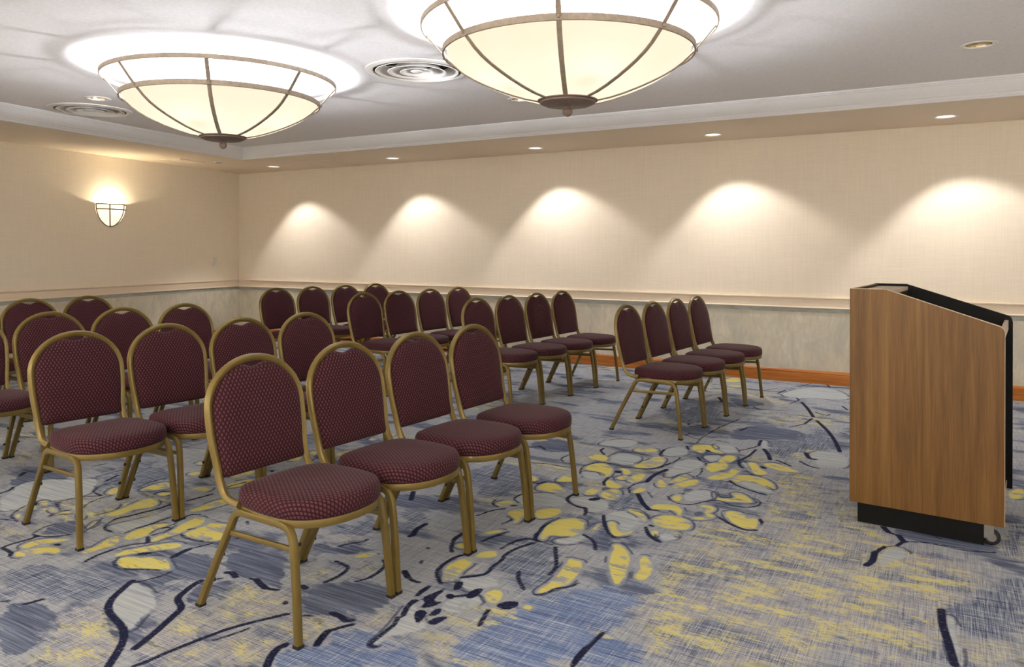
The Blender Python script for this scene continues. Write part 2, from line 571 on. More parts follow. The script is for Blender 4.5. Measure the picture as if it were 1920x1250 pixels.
# ------------------------------------------------------------------ carpet print, traced and laid on the floor
T8 = 4.8
TH, MI, TN = 0.0165, 0.0115, 0.0082     # half widths of the drawn lines
PRINT = {
 (0, 1000, 4.8): dict(
  vine=[(TH, (1190,425),(1100,500),(1010,580),(970,650),(985,720),(1060,790),(1110,850),(1120,920),(1100,990),(1060,1060),(1010,1140),(970,1200)),
   (TH, (1810,425),(1740,460),(1650,530),(1585,590),(1650,665),(1560,740),(1440,850),(1320,950),(1210,1035)),
   (MI, (1920,905),(1750,970),(1500,1070),(1350,1140),(1190,1200)), (MI, (760,255),(860,200),(1000,150)),
   (TN, (1000,150),(1080,120),(1200,95),(1330,85)), (MI, (20,130),(50,110),(170,75),(290,45),(330,20)), (MI, (20,130),(110,170),(90,200)),
   (TN, (1920,85),(1800,115),(1700,140)), (TH, (1700,140),(1620,175),(1560,210)), (TN, (1070,215),(1020,265),(1060,305),(1150,322),(1300,320),(1450,330)),
   (TN, (1545,340),(1480,375),(1350,410),(1240,435)), (MI, (390,590),(220,635)), (TN, (0,612),(80,605))],
  blob=[((470,100),(520,86),(565,100),(520,114)), ((1220,182),(1305,164),(1395,172),(1340,190),(1240,194))],
  petal=[((180,110),(300,65),(450,45),(650,45),(560,75),(400,85),(300,110),(230,140)),
   ((120,175),(200,155),(330,130),(450,120),(560,140),(530,185),(430,165),(300,190),(200,205),(140,210)),
   ((730,155),(850,125),(920,75),(1060,10),(1075,80),(980,120),(900,140),(760,185)),
   ((1010,210),(1080,160),(1250,130),(1450,95),(1600,80),(1650,100),(1600,130),(1400,150),(1230,175),(1100,195)),
   ((1055,230),(1150,205),(1300,220),(1400,205),(1490,230),(1540,290),(1530,325),(1440,325),(1250,310),(1120,315),(1065,285))],
  pale=[((1190,430),(1340,500),(1400,600),(1400,660),(1280,740),(1200,850),(1150,870),(1080,790),(1000,710),(1000,640),(1080,540))],
  plain=[((0,640),(350,600),(560,740),(450,800),(470,860),(400,950),(440,960),(310,1040),(0,1160)),
   ((1480,200),(1920,150),(1920,420),(1600,400),(1400,490),(1250,480),(1200,470),(1480,380)), ((1660,560),(1840,440),(1920,430),(1920,600),(1700,640))],
  haze=[((330,1030),(600,720),(950,590),(1060,800),(1120,1000),(960,1200),(100,1200)), ((1200,1040),(1650,670),(1920,620),(1920,880),(1350,1130)), ((1300,1190),(1600,1060),(1920,930),(1920,1200))],
  hatch=[((0,380),(200,290),(700,300),(1060,420),(950,580),(600,620),(380,580),(0,600)), ((1350,520),(1550,440),(1700,440),(1560,560),(1430,640))]),
 (400, 1000, 4.8): dict(
  vine=[(MI, (0,905),(150,850),(400,785),(680,720)), (TN, (0,415),(80,400)), (TH, (120,350),(170,350),(200,390)), (TN, (310,405),(380,410)),
   (TH, (390,415),(420,450),(470,490)), (MI, (470,490),(580,508)), (TH, (800,470),(830,490)), (MI, (1100,250),(1160,270),(1220,300),(1190,340),(1120,390),(1000,440)),
   (MI, (1530,240),(1560,275),(1500,340),(1400,400)), (TN, (1400,400),(1270,435)), (TN, (1130,115),(1170,100),(1350,70)), (TH, (1070,715),(1140,740),(1190,785)),
   (MI, (1190,785),(1260,780)), (MI, (1260,815),(1120,850),(1030,880)), (TH, (1030,880),(980,930),(930,1000)), (TH, (650,1000),(600,1020),(540,1070),(500,1140),(480,1200)),
   (MI, (1660,755),(1630,820),(1550,880),(1500,920),(1430,970),(1400,1005),(1460,1020)), (MI, (1800,600),(1740,660),(1700,740)), (MI, (1920,495),(1840,550)),
   (TH, (1720,340),(1750,390)), (MI, (1750,390),(1800,430),(1850,440)), (TN, (780,735),(900,740)), (TN, (0,960),(150,915),(330,850))],
  blob=[((610,625),(650,595),(685,620),(650,655)), ((1345,60),(1390,40),(1410,52),(1370,76)), ((1470,170),(1505,180),(1480,195)), ((1840,270),(1870,232),(1900,240),(1880,280)), ((1130,110),(1180,95),(1190,108),(1140,120))],
  petal=[((1250,210),(1330,185),(1440,165),(1470,190),(1400,210),(1300,218))],
  plain=[((150,140),(640,170),(640,500),(560,500),(400,410),(200,400),(210,350),(60,300)), ((780,480),(1050,440),(1280,440),(1560,440),(1600,600),(1480,700),(1200,780),(1060,710),(780,720)), ((900,60),(1560,150),(1500,160),(1200,200),(900,180)), ((0,430),(200,410),(230,520),(150,600),(0,620))],
  sky=[((620,1040),(940,1010),(1050,890),(1250,830),(1380,860),(1520,880),(1420,1000),(1480,1020),(1800,1020),(1900,1120),(1920,1200),(520,1200))],
  haze=[((0,620),(200,420),(400,440),(580,520),(690,530),(690,710),(300,800),(0,890)), ((0,960),(690,740),(1060,720),(1200,800),(980,900),(920,1000),(700,970),(540,1050),(460,1200),(0,1200)), ((1300,790),(1500,700),(1680,690),(1620,780),(1480,860),(1350,840)), ((780,380),(1000,290),(1180,310),(1000,440),(850,430)), ((1400,270),(1520,250),(1500,330),(1330,410),(1250,330)), ((930,40),(1200,0),(1400,20),(1200,110))],
  pale=[((1660,760),(1720,680),(1800,600),(1850,720),(1920,860),(1700,900),(1560,920),(1460,1010),(1420,990),(1560,880))]),
 (700, 1000, 4.8): dict(
  vine=[(MI, (710,165),(695,120),(730,50),(800,5)), (TN, (960,75),(1080,30),(1180,5)), (MI, (870,185),(760,200),(650,260),(570,330),(575,390),(610,450)),
   (MI, (1440,85),(1290,130),(1180,190),(1160,240),(1080,290),(1030,350),(980,375),(790,395)), (TN, (1150,135),(1250,80),(1390,45),(1470,60),(1560,90),(1620,100)),
   (MI, (1470,0),(1450,40),(1480,70)), (MI, (1640,120),(1640,180),(1650,260),(1640,320),(1580,370)), (TN, (1450,550),(1560,540),(1640,490),(1780,480),(1850,440)),
   (MI, (500,475),(440,510),(395,555)), (MI, (390,600),(320,640),(270,735)), (MI, (1035,685),(990,760),(955,825)), (MI, (1310,345),(1300,400),(1330,460),(1355,500)), (MI, (1920,1020),(1850,1090),(1790,1190)), (TN, (740,565),(860,555))],
  blob=[((430,580),(520,540),(600,510),(650,485),(640,520),(570,560),(540,620),(640,605),(560,650),(470,670),(410,670),(470,620)), ((640,560),(690,530),(740,560),(720,590),(670,590)),
   ((720,470),(750,430),(820,425),(790,500),(720,520)), ((830,550),(900,500),(1000,485),(960,550),(850,600)), ((480,750),(560,670),(620,670),(600,730)), ((470,800),(560,750),(700,740),(600,800),(540,830)),
   ((1080,650),(1190,605),(1310,610),(1310,650),(1200,695)), ((360,710),(420,680),(500,700),(410,820),(380,810)), ((460,125),(500,118),(520,135),(485,145))],
  petal=[((620,440),(650,370),(640,310),(720,250),(860,215),(900,225),(880,280),(800,330),(760,380),(730,430),(690,400)), ((900,210),(960,170),(1060,150),(1120,160),(1110,210),(1000,220)),
   ((1740,215),(1840,240),(1890,250),(1840,290),(1820,350),(1780,430),(1720,470),(1640,480),(1560,520),(1490,545),(1470,520),(1540,470),(1640,420),(1700,370),(1740,310)),
   ((1000,540),(1080,500),(1160,505),(1170,560),(1120,620),(1060,630),(1010,580)), ((790,650),(830,620),(820,690)), ((1330,660),(1390,635),(1440,670),(1400,690)), ((740,110),(850,90),(850,125),(780,130))],
  hatch=[((1030,360),(1160,250),(1440,80),(1640,120),(1640,320),(1590,440),(1450,540),(1340,500),(1300,350),(1150,330))],
  pale=[((760,400),(950,385),(1080,400),(1150,470),(1000,490),(860,520),(800,470)), ((640,600),(850,560),(1000,590),(860,680),(720,720),(620,690))],
  sky=[((800,900),(1300,690),(1500,570),(1920,450),(1920,1200),(600,1200),(760,1000))],
  haze=[((450,1010),(640,880),(750,900),(740,1010),(640,1080),(480,1180))]),
 (850, 780, 4.8): dict(
  petal=[((1200,370),(1290,335),(1390,360),(1390,410),(1240,385)), ((1170,470),(1240,430),(1350,420),(1430,460),(1430,510),(1370,560),(1330,500),(1230,490)),
   ((1610,450),(1680,415),(1790,390),(1800,360),(1910,375),(1890,420),(1830,460),(1700,470)), ((1630,300),(1700,280),(1760,290),(1840,295),(1830,325),(1640,320)),
   ((1480,460),(1590,480),(1600,520),(1540,530),(1530,490)), ((1450,560),(1520,535),(1570,540),(1540,575)), ((1560,580),(1640,520),(1740,520),(1700,575),(1620,600)),
   ((1365,590),(1410,570),(1450,600),(1520,620),(1500,650),(1380,640)), ((1170,690),(1250,640),(1340,650),(1280,700),(1210,710)), ((1310,710),(1380,660),(1500,660),(1500,720),(1440,755),(1360,740)),
   ((600,550),(640,530),(770,550),(740,590),(640,570)), ((740,660),(800,600),(920,600),(1010,670),(1010,690),(850,680)), ((920,585),(1000,530),(1080,520),(1085,590),(1000,590)),
   ((370,790),(450,760),(540,760),(600,800),(450,815)), ((460,870),(560,840),(680,830),(640,880),(580,960),(530,965),(570,920)), ((720,860),(800,830),(980,825),(970,870),(880,910),(760,925)),
   ((770,1110),(810,1010),(900,940),(1040,915),(1190,930),(1170,1020),(1100,1080),(990,1080),(850,1060),(820,1120)), ((1200,1050),(1260,1010),(1330,950),(1310,1000),(1240,1055)),
   ((1530,830),(1650,840),(1740,900),(1720,970),(1690,900)), ((1390,950),(1460,950),(1480,1050),(1600,1040),(1690,970),(1600,1060),(1450,1090),(1420,1050)), ((20,1160),(80,1140),(140,1160),(120,1190),(50,1185)), ((220,1080),(320,1030),(470,1020),(400,1050))],
  pale=[((1050,740),(1200,720),(1400,760),(1400,840),(1230,870),(1190,810),(1080,790)), ((530,740),(750,685),(950,710),(1040,780),(900,820),(640,800)), ((1370,880),(1540,840),(1740,890),(1700,980),(1560,1080),(1430,1070),(1390,990)),
   ((1150,500),(1240,500),(1340,520),(1330,570),(1200,565)), ((1290,250),(1500,200),(1680,230),(1600,280),(1400,270)), ((1400,380),(1500,330),(1620,340),(1700,380),(1600,450),(1440,420)), ((900,1110),(1100,1090),(1230,1060),(1120,1140),(950,1150))],
  vine=[(MI, (1350,290),(1320,310),(1360,345)), (TN, (1390,365),(1450,330),(1530,315)), (TN, (1050,345),(960,380),(990,410)), (TN, (680,285),(780,270)), (MI, (780,270),(830,300)),
   (TN, (1140,520),(1150,460),(1220,430),(1330,410),(1430,430),(1560,460),(1700,475),(1830,470),(1920,430)), (MI, (1400,550),(1350,590),(1360,620)), (TH, (1920,480),(1800,530),(1740,590)),
   (TN, (1740,590),(1620,610),(1570,650),(1590,690)), (TN, (590,545),(650,575)), (MI, (760,610),(830,590)), (TN, (410,820),(340,790),(380,750)), (TN, (640,690),(530,740),(590,780)), (TN, (210,895),(350,845),(470,830)),
   (TN, (530,930),(440,970)), (MI, (1100,690),(1010,740),(1060,790),(1150,825),(1200,820),(1185,890)), (MI, (730,1110),(770,1040),(820,985)), (TN, (820,985),(950,915)), (MI, (1350,890),(1360,960),(1390,1050),(1450,1090)),
   (TH, (1660,700),(1700,780),(1760,840)), (MI, (1760,840),(1850,850)), (MI, (1730,1000),(1760,1070),(1860,1130)), (MI, (1170,1065),(1270,1120),(1280,1200)), (MI, (0,1110),(50,1070),(120,1040)), (TN, (250,1130),(400,1060),(500,1040)), (TN, (440,1190),(540,1120),(650,1100)), (TN, (700,420),(850,425),(960,450),(1070,460))],
  blob=[((1200,745),(1300,725),(1340,750),(1240,765)), ((500,800),(560,795),(600,805),(520,815))],
  hatch=[((960,900),(1200,880),(1330,890),(1370,1060),(1260,1050),(1190,930),(1000,880)), ((1500,740),(1650,690),(1750,850),(1400,850),(1420,760)), ((430,1150),(620,1080),(760,1120),(700,1200),(450,1200)), ((100,460),(640,420),(680,660),(400,740),(200,700))],
  plain=[((650,240),(1040,190),(1080,320),(800,330))]),
 (1150, 780, 4.8): dict(
  petal=[((690,290),(740,250),(930,265),(920,300),(1000,330),(960,340),(860,310),(820,310),(800,340)), ((930,410),(1010,345),(1120,365),(1070,410),(1000,420)), ((810,460),(860,425),(960,415),(1040,430),(1020,480),(930,490),(890,510)),
   ((820,560),(930,520),(1040,500),(1070,465),(1160,470),(1100,530),(1030,560),(930,575)), ((1060,575),(1110,530),(1220,530),(1360,560),(1440,610),(1450,660),(1380,640),(1280,600),(1160,570),(1130,600)),
   ((1200,410),(1290,420),(1310,470),(1380,500),(1380,530),(1270,525),(1240,470)), ((1330,430),(1420,420),(1530,440),(1620,480),(1700,510),(1570,500),(1450,480)), ((480,605),(560,565),(630,515),(700,545),(690,560),(580,590)),
   ((520,640),(580,600),(700,570),(770,570),(760,610),(680,630),(580,645)), ((390,640),(400,580),(430,560),(500,640)), ((150,690),(230,640),(310,650),(250,690)), ((520,730),(610,690),(620,770),(540,760)),
   ((910,670),(925,735),(1030,745),(1110,735),(1060,690),(1150,690),(1250,760),(1260,780),(1100,770),(1000,765),(920,755)), ((320,830),(370,790),(480,790),(620,810),(620,900),(580,890),(560,850),(430,840)),
   ((340,940),(400,900),(520,890),(640,920),(700,960),(690,1025),(560,1020),(420,1000)), ((330,1030),(420,1030),(380,1080),(350,1070)), ((480,1035),(600,1050),(590,1085),(560,1060)),
   ((760,810),(830,795),(920,820),(900,860),(830,870),(910,890),(890,920),(760,935),(690,915),(800,905),(850,895),(815,865),(860,830)), ((1000,860),(1080,850),(1180,880),(1190,930),(1300,910),(1300,1000),(1230,1025),(1130,990),(1030,930)), ((0,1150),(60,1150),(110,1200),(0,1200))],
  pale=[((800,350),(1000,350),(920,410),(860,410)), ((900,250),(1060,260),(1130,330),(1000,330),(930,290)), ((1110,600),(1180,580),(1300,610),(1420,660),(1430,700),(1370,700)), ((1150,420),(1200,410),(1240,500),(1180,460)),
   ((630,700),(780,660),(900,680),(900,750),(760,760),(640,770)), ((400,1050),(560,1060),(580,1100),(430,1130)), ((470,300),(580,275),(680,310),(660,350),(450,360)), ((530,450),(620,390),(740,390),(830,430),(760,470),(600,520),(450,560)), ((1760,350),(1850,320),(1920,330),(1920,470),(1840,460),(1820,390))],
  vine=[(MI, (460,300),(410,345),(440,360)), (MI, (660,270),(680,300)), (TN, (750,240),(800,190),(900,130),(1000,80),(1140,25)), (TN, (650,165),(690,155)), (TN, (650,165),(700,190),(780,210)), (MI, (760,370),(790,400)), (TN, (790,400),(880,415)),
   (TN, (20,455),(200,470),(340,480),(440,460),(500,430),(590,390),(600,370)), (MI, (300,585),(400,510),(480,490)), (MI, (1330,215),(1310,265)), (TN, (1310,265),(1250,285),(1130,310)), (MI, (1285,300),(1240,345),(1160,390),(1130,400)),
   (MI, (1130,400),(1130,440),(1165,465)), (TH, (1355,295),(1400,350),(1410,390)), (MI, (1470,395),(1600,450)), (TN, (1190,485),(1250,530)), (MI, (1050,580),(1100,620),(1200,655),(1300,690),(1370,705)), (TN, (800,470),(790,520),(740,545),(780,555)),
   (TN, (490,720),(520,760),(600,790),(700,800),(850,760),(960,755),(1050,800),(1200,825),(1320,805),(1330,770),(1260,735)), (TN, (960,580),(1050,590)), (TN, (310,680),(350,730)), (TN, (510,850),(560,885)), (TN, (290,1000),(300,1060),(360,1110),(420,1135)),
   (MI, (950,910),(1040,965),(1180,1025),(1290,1025)), (MI, (1320,930),(1340,960)), (TH, (1730,330),(1760,380),(1820,390)), (MI, (1680,405),(1760,450),(1850,470)), (MI, (1140,130),(1200,105)), (TN, (920,215),(1040,240))],
  blob=[((0,500),(40,485),(90,500),(45,518)), ((1310,455),(1345,448),(1395,470),(1360,478)), ((300,970),(350,975),(390,1002),(330,995)), ((895,860),(910,852),(920,862),(908,868)), ((960,860),(975,855),(980,865)), ((925,875),(945,872),(945,882)), ((820,300),(850,300),(890,320),(840,320)), ((660,65),(690,60),(690,80),(670,82)), ((560,115),(590,110),(590,128))],
  plain=[((1050,130),(1200,90),(1500,90),(1750,170),(1730,215),(1400,210),(1150,190)), ((640,90),(830,70),(900,110),(800,190),(650,160)), ((640,650),(720,660),(650,690),(600,690)), ((700,870),(800,850),(830,880),(780,900))],
  haze=[((1400,540),(1600,500),(1920,520),(1920,1200),(600,1200),(620,1060),(760,960),(960,940),(1200,1030),(1340,1000),(1320,880),(1340,820),(1440,700))],
  hatch=[((1370,220),(1550,210),(1760,230),(1920,150),(1920,310),(1720,320),(1480,390),(1400,300)), ((1440,780),(1600,800),(1640,850),(1480,850)), ((1460,950),(1580,960),(1560,990)), ((1590,690),(1680,690),(1660,730),(1600,720)), ((780,590),(900,580),(1050,600),(1100,650),(900,660),(800,640))]),
 (0, 800, 4.8): dict(
  vine=[(MI, (0,600),(90,570),(120,540)), (TH, (180,440),(220,410)), (TN, (220,410),(300,400)), (TN, (0,830),(80,835)), (TN, (410,660),(390,655),(290,690),(200,720),(100,790),(110,820),(160,850)), (TN, (520,720),(500,680),(640,645),(780,625),(900,620)),
   (TN, (1000,620),(900,640),(780,690),(750,730)), (TN, (640,745),(520,770),(430,810)), (TN, (650,965),(480,990),(340,985),(280,965),(380,910),(490,870)), (TN, (750,945),(850,890),(920,820)), (TN, (920,615),(870,605),(830,575),(900,530),(1050,480)),
   (TN, (850,795),(960,770),(1060,740),(1090,700)), (MI, (1560,690),(1400,745),(1280,770),(1180,800),(1060,820),(1020,840)), (TN, (1020,840),(940,890),(950,920),(1000,940)), (MI, (1910,605),(1780,640),(1690,665)), (TN, (1120,960),(1200,920),(1330,880),(1500,830),(1560,800)),
   (TN, (1350,960),(1430,910),(1570,900),(1480,945),(1370,975)), (MI, (1330,990),(1335,1040)), (TN, (1800,790),(1700,785),(1560,880)), (MI, (950,490),(1060,435)), (TN, (860,450),(1000,410),(1100,390)), (TN, (1240,545),(1330,500),(1500,460)),
   (TN, (1390,610),(1410,585),(1520,580)), (TN, (1640,190),(1860,135)), (TN, (1630,970),(1700,1005),(1830,1030)), (TN, (830,355),(960,330)), (TN, (1690,925),(1760,910))],
  petal=[((960,590),(1010,555),(1065,540),(1060,600),(990,610)), ((1240,575),(1380,520),(1520,490),(1540,550),(1380,570)), ((1410,600),(1500,585),(1550,600),(1450,625)), ((350,665),(420,665),(430,700),(390,705)), ((440,715),(490,730),(510,760),(470,770)),
   ((460,800),(560,760),(640,755),(640,780),(560,770)), ((720,750),(760,770),(740,830),(720,830)), ((940,790),(1090,740),(1230,680),(1300,650),(1380,640),(1430,690),(1360,725),(1200,740),(1100,790),(980,810)), ((130,790),(190,780),(180,830),(140,830)),
   ((790,920),(820,880),(880,840),(870,870)), ((1110,1000),(1170,950),(1300,900),(1450,870),(1540,875),(1450,900),(1360,950),(1300,990),(1150,1020)), ((1350,1020),(1400,985),(1530,950),(1640,870),(1780,810),(1840,815),(1840,870),(1720,910),(1600,960),(1500,990),(1380,1035)),
   ((1640,970),(1740,920),(1980,860),(2100,900),(2000,1030),(1780,1020)), ((1680,760),(1800,720),(1920,670),(2050,640),(2100,670),(1950,720),(1780,760)), ((1690,420),(1780,400),(1820,420),(1720,440)), ((1760,330),(1810,305),(1840,330),(1800,345)), ((1700,560),(1860,530),(1920,560),(1800,590))],
  pale=[((60,620),(200,500),(460,470),(640,480),(900,460),(820,600),(640,640),(500,660),(300,680),(150,740),(0,760),(0,640)), ((960,900),(1120,860),(1400,800),(1550,720),(1560,780),(1330,870),(1120,950),(1000,930))],
  plain=[((200,420),(400,380),(640,430),(640,470),(330,500),(60,530)), ((340,970),(490,880),(640,840),(800,870),(760,930),(560,970))],
  haze=[((0,860),(160,870),(260,960),(120,1040),(0,1050)), ((120,180),(400,200),(300,330),(100,330))],
  hatch=[((900,480),(1100,400),(1500,330),(1560,460),(1260,540),(1000,560))]),
 (400, 780, 4.8): dict(
  petal=[((660,390),(780,345),(800,390),(700,405)), ((1390,210),(1470,190),(1450,220)), ((-60,960),(70,960),(60,1010),(-40,1040)), ((120,520),(300,470),(400,450),(400,500),(200,560)), ((100,620),(240,580),(400,560),(380,600),(140,650)), ((820,350),(930,300),(920,350),(840,380)), ((1100,330),(1300,300),(1200,350),(1110,360)), ((1580,170),(1640,150),(1620,180))],
  vine=[(TH, (1910,970),(1820,1020),(1800,1070),(1770,1080)), (TH, (1800,680),(1780,750)), (TN, (190,1105),(320,1070)), (TN, (100,550),(250,480),(390,460)), (TN, (110,640),(300,590)), (TN, (880,400),(940,370)), (TN, (1380,210),(1420,180),(1480,175))],
  blob=[((285,940),(325,940),(325,985),(295,975)), ((500,490),(555,480),(530,515))],
  hatch=[((1020,1060),(1500,900),(1540,1040),(1400,1100)), ((1660,900),(1900,800),(1920,1000),(1700,1050))]),
 (1200, 680, 4.8): dict(
  vine=[(TH, (710,310),(740,350)), (TN, (740,350),(860,395)), (MI, (1020,395),(1080,420)), (MI, (1310,245),(1240,275)), (TN, (1240,275),(1300,300),(1410,315)), (MI, (1410,315),(1430,335)), (TN, (1430,335),(1340,370)), (TH, (1455,355),(1510,410),(1560,485)),
   (MI, (1550,500),(1480,550)), (TN, (1480,550),(1340,580)), (TH, (1590,520),(1680,600),(1750,690),(1800,800)), (TN, (1420,215),(1550,185)), (MI, (1680,195),(1710,220)), (MI, (1580,445),(1670,475),(1710,465)), (MI, (1800,630),(1860,640)), (MI, (1820,390),(1870,425)), (TN, (1100,250),(1240,230)), (TN, (400,130),(700,140))],
  petal=[((720,160),(850,130),(930,150),(920,170),(800,175)), ((780,200),(930,205),(920,220),(800,215)), ((600,140),(640,140),(620,180),(600,180))],
  haze=[((1080,460),(1180,430),(1330,460),(1310,560),(1200,540)), ((850,330),(1000,260),(1240,330),(1400,360),(1300,400),(1000,320))],
  pale=[((1240,280),(1500,220),(1700,220),(1870,290),(1870,340),(1500,310),(1400,330)), ((1530,810),(1640,790),(1870,830),(1870,950),(1650,950),(1560,880)), ((1100,700),(1140,700),(1150,780),(1080,770))],
  plain=[((730,690),(950,580),(1300,580),(1510,640),(1490,700),(1200,690)), ((770,320),(930,320),(1180,380),(900,400))],
  hatch=[((1150,780),(1200,700),(1500,700),(1560,560),(1700,640),(1780,790),(1500,800),(1250,870)), ((200,420),(340,300),(700,360),(770,480),(500,560),(220,500))]),
 (1560, 850, 3.125): dict(
  vine=[(MI, (310,545),(250,580)), (TH, (250,580),(240,630),(200,655)), (TH, (300,430),(330,460)), (MI, (330,460),(390,480)), (TH, (390,480),(420,515)), (MI, (420,515),(380,540)), (TN, (420,515),(550,520),(650,540),(780,570),(960,580)), (TH, (640,915),(645,1000),(680,1100),(720,1240)), (TN, (570,470),(640,500))],
  plain=[((330,430),(560,460),(900,510),(1000,560),(960,580),(650,540),(430,510))],
  pale=[((300,560),(400,545),(460,600),(350,640),(260,650)), ((680,930),(720,1010),(760,1240),(720,1240),(680,1080))],
  petal=[((1030,220),(1125,200),(1125,260),(1040,270))],
  hatch=[((620,800),(1000,770),(1125,700),(1125,1100),(900,1100),(720,1000),(640,900)), ((960,600),(1125,380),(1125,600)), ((480,1050),(640,1000),(660,1130),(520,1150)), ((20,760),(80,750),(90,800),(30,810))],
  haze=[((0,130),(140,280),(290,430),(420,560),(700,620),(980,760),(640,900),(650,1250),(0,1250),(0,700)), ((720,1100),(1125,1100),(1125,1250),(740,1250))]),
 (1000, 700, 2.273): dict(
  sky=[((160,1220),(290,1100),(455,1150),(480,1250),(160,1250)), ((0,960),(180,920),(340,900),(440,1000),(300,1100),(160,1240),(0,1250))],
  vine=[(MI, (295,1105),(230,1170),(170,1240))],
  petal=[((320,800),(350,720),(385,740),(415,780),(400,830),(380,890),(350,905),(330,860)), ((425,870),(460,830),(450,790),(480,770),(510,820),(500,860),(470,885)), ((10,930),(90,880),(150,790),(220,800),(190,860),(130,910))],
  hatch=[((690,1130),(850,1080),(960,1080),(880,1160),(720,1180)), ((1020,720),(1180,700),(1170,770),(1060,770)), ((1150,900),(1330,890),(1330,930),(1200,950)), ((1150,1060),(1220,1050),(1200,1130)), ((1030,1120),(1080,1110),(1060,1200)), ((640,1010),(760,980),(750,1050),(650,1060))],
  vine2=[],
  haze=[((440,1000),(560,780),(700,720),(1440,640),(1440,1250),(480,1250),(455,1150))]),
}


def carpet_floor():
    step = 0.0135
    x0, y0 = min(ROOM[0][0], ROOM[1][0]), YF
    nx = int(math.ceil((XR - x0) / step)) + 1; ny = int(math.ceil((YB - y0) / step)) + 1
    sx, sy = (XR - x0) / (nx - 1), (YB - y0) / (ny - 1)
    gx = x0 + np.arange(nx) * sx; gy = y0 + np.arange(ny) * sy
    names = ['vine', 'petal', 'pale', 'plain', 'hatch', 'haze', 'sky']
    FAR = 0.2
    A = {n: np.full((ny, nx), FAR, np.float32) for n in names}

    def smooth2(pts, closed, it=2):
        P = np.array(pts, float)
        for _ in range(it):
            Q = np.roll(P, -1, 0) if closed else P[1:]
            R = P if closed else P[:-1]
            a = R * 0.75 + Q * 0.25; b = R * 0.25 + Q * 0.75
            N = np.empty((len(a) * 2, 2)); N[0::2] = a; N[1::2] = b
            P = N if closed else np.vstack([P[:1], N, P[-1:]])
        return P

    def window(P, pad):
        i0 = max(0, int((P[:, 0].min() - pad - x0) / sx)); i1 = min(nx, int((P[:, 0].max() + pad - x0) / sx) + 2)
        j0 = max(0, int((P[:, 1].min() - pad - y0) / sy)); j1 = min(ny, int((P[:, 1].max() + pad - y0) / sy) + 2)
        return i0, i1, j0, j1

    def segdist(X, Y, a, b):
        d = b - a; L = float(d @ d) + 1e-12
        t = np.clip(((X - a[0]) * d[0] + (Y - a[1]) * d[1]) / L, 0, 1)
        return np.hypot(X - a[0] - t * d[0], Y - a[1] - t * d[1])

    def line(arr, P, hw):
        for a, b in zip(P[:-1], P[1:]):
            i0, i1, j0, j1 = window(np.array([a, b]), 0.07)
            if i1 <= i0 or j1 <= j0:
                continue
            X, Y = np.meshgrid(gx[i0:i1], gy[j0:j1])
            w_ = arr[j0:j1, i0:i1]; np.minimum(w_, segdist(X, Y, a, b) - hw, out=w_)

    def area(arr, P, pad=0.15):
        i0, i1, j0, j1 = window(P, pad)
        if i1 <= i0 or j1 <= j0:
            return
        X, Y = np.meshgrid(gx[i0:i1], gy[j0:j1])
        D = np.full(X.shape, 9.0); ins = np.zeros(X.shape, bool)
        Q = np.roll(P, -1, 0)
        for a, b in zip(P, Q):
            D = np.minimum(D, segdist(X, Y, a, b))
            if a[1] != b[1]:
                c = ((a[1] > Y) != (b[1] > Y)) & (X < (b[0] - a[0]) * (Y - a[1]) / (b[1] - a[1]) + a[0])
                ins ^= c
        D = np.where(ins, -D, D)
        w_ = arr[j0:j1, i0:i1]; np.minimum(w_, D, out=w_)
    for (ox, oy, sc), d in PRINT.items():
        g = lambda pts: [px(ox + p[0] / sc, oy + p[1] / sc) for p in pts]
        for v in d.get('vine', []):
            line(A['vine'], smooth2(g(v[1:]), False), v[0] * 0.85)
        for v in d.get('blob', []):
            area(A['vine'], smooth2(g(v), True), 0.05)
        for key in ('petal', 'pale', 'plain', 'hatch', 'haze', 'sky'):
            for v in d.get(key, []):
                area(A[key], smooth2(g(v), True))
    X, Y = np.meshgrid(gx, gy)
    # the left edge follows the wall that is not square
    xl = XL + math.tan(WA) * (YB - Y)
    X = np.maximum(X, xl)
    co = np.stack([X, Y, np.zeros_like(X)], -1).reshape(-1, 3).astype(np.float32)
    idx = np.arange(nx * ny).reshape(ny, nx)
    keep = (X[:-1, 1:] > xl[:-1, 1:] + 1e-6)
    q = np.stack([idx[:-1, :-1], idx[:-1, 1:], idx[1:, 1:], idx[1:, :-1]], -1)[keep].reshape(-1, 4)
    me = bpy.data.meshes.new('floor')
    me.vertices.add(len(co)); me.vertices.foreach_set('co', co.ravel())
    me.loops.add(q.size); me.loops.foreach_set('vertex_index', q.ravel().astype(np.int32))
    me.polygons.add(len(q)); me.polygons.foreach_set('loop_start', np.arange(0, q.size, 4, dtype=np.int32))
    me.polygons.foreach_set('loop_total', np.full(len(q), 4, np.int32))
    me.update(calc_edges=True)
    for n in names:
        at = me.attributes.new(n, 'FLOAT', 'POINT')
        at.data.foreach_set('value', A[n].ravel())
    me.materials.append(M['carpet'])
    o = bpy.data.objects.new('floor', me); C.objects.link(o)
    return tag(o, 'blue grey carpet printed with yellow petals and navy branches', None, kind='structure')


carpet_floor()

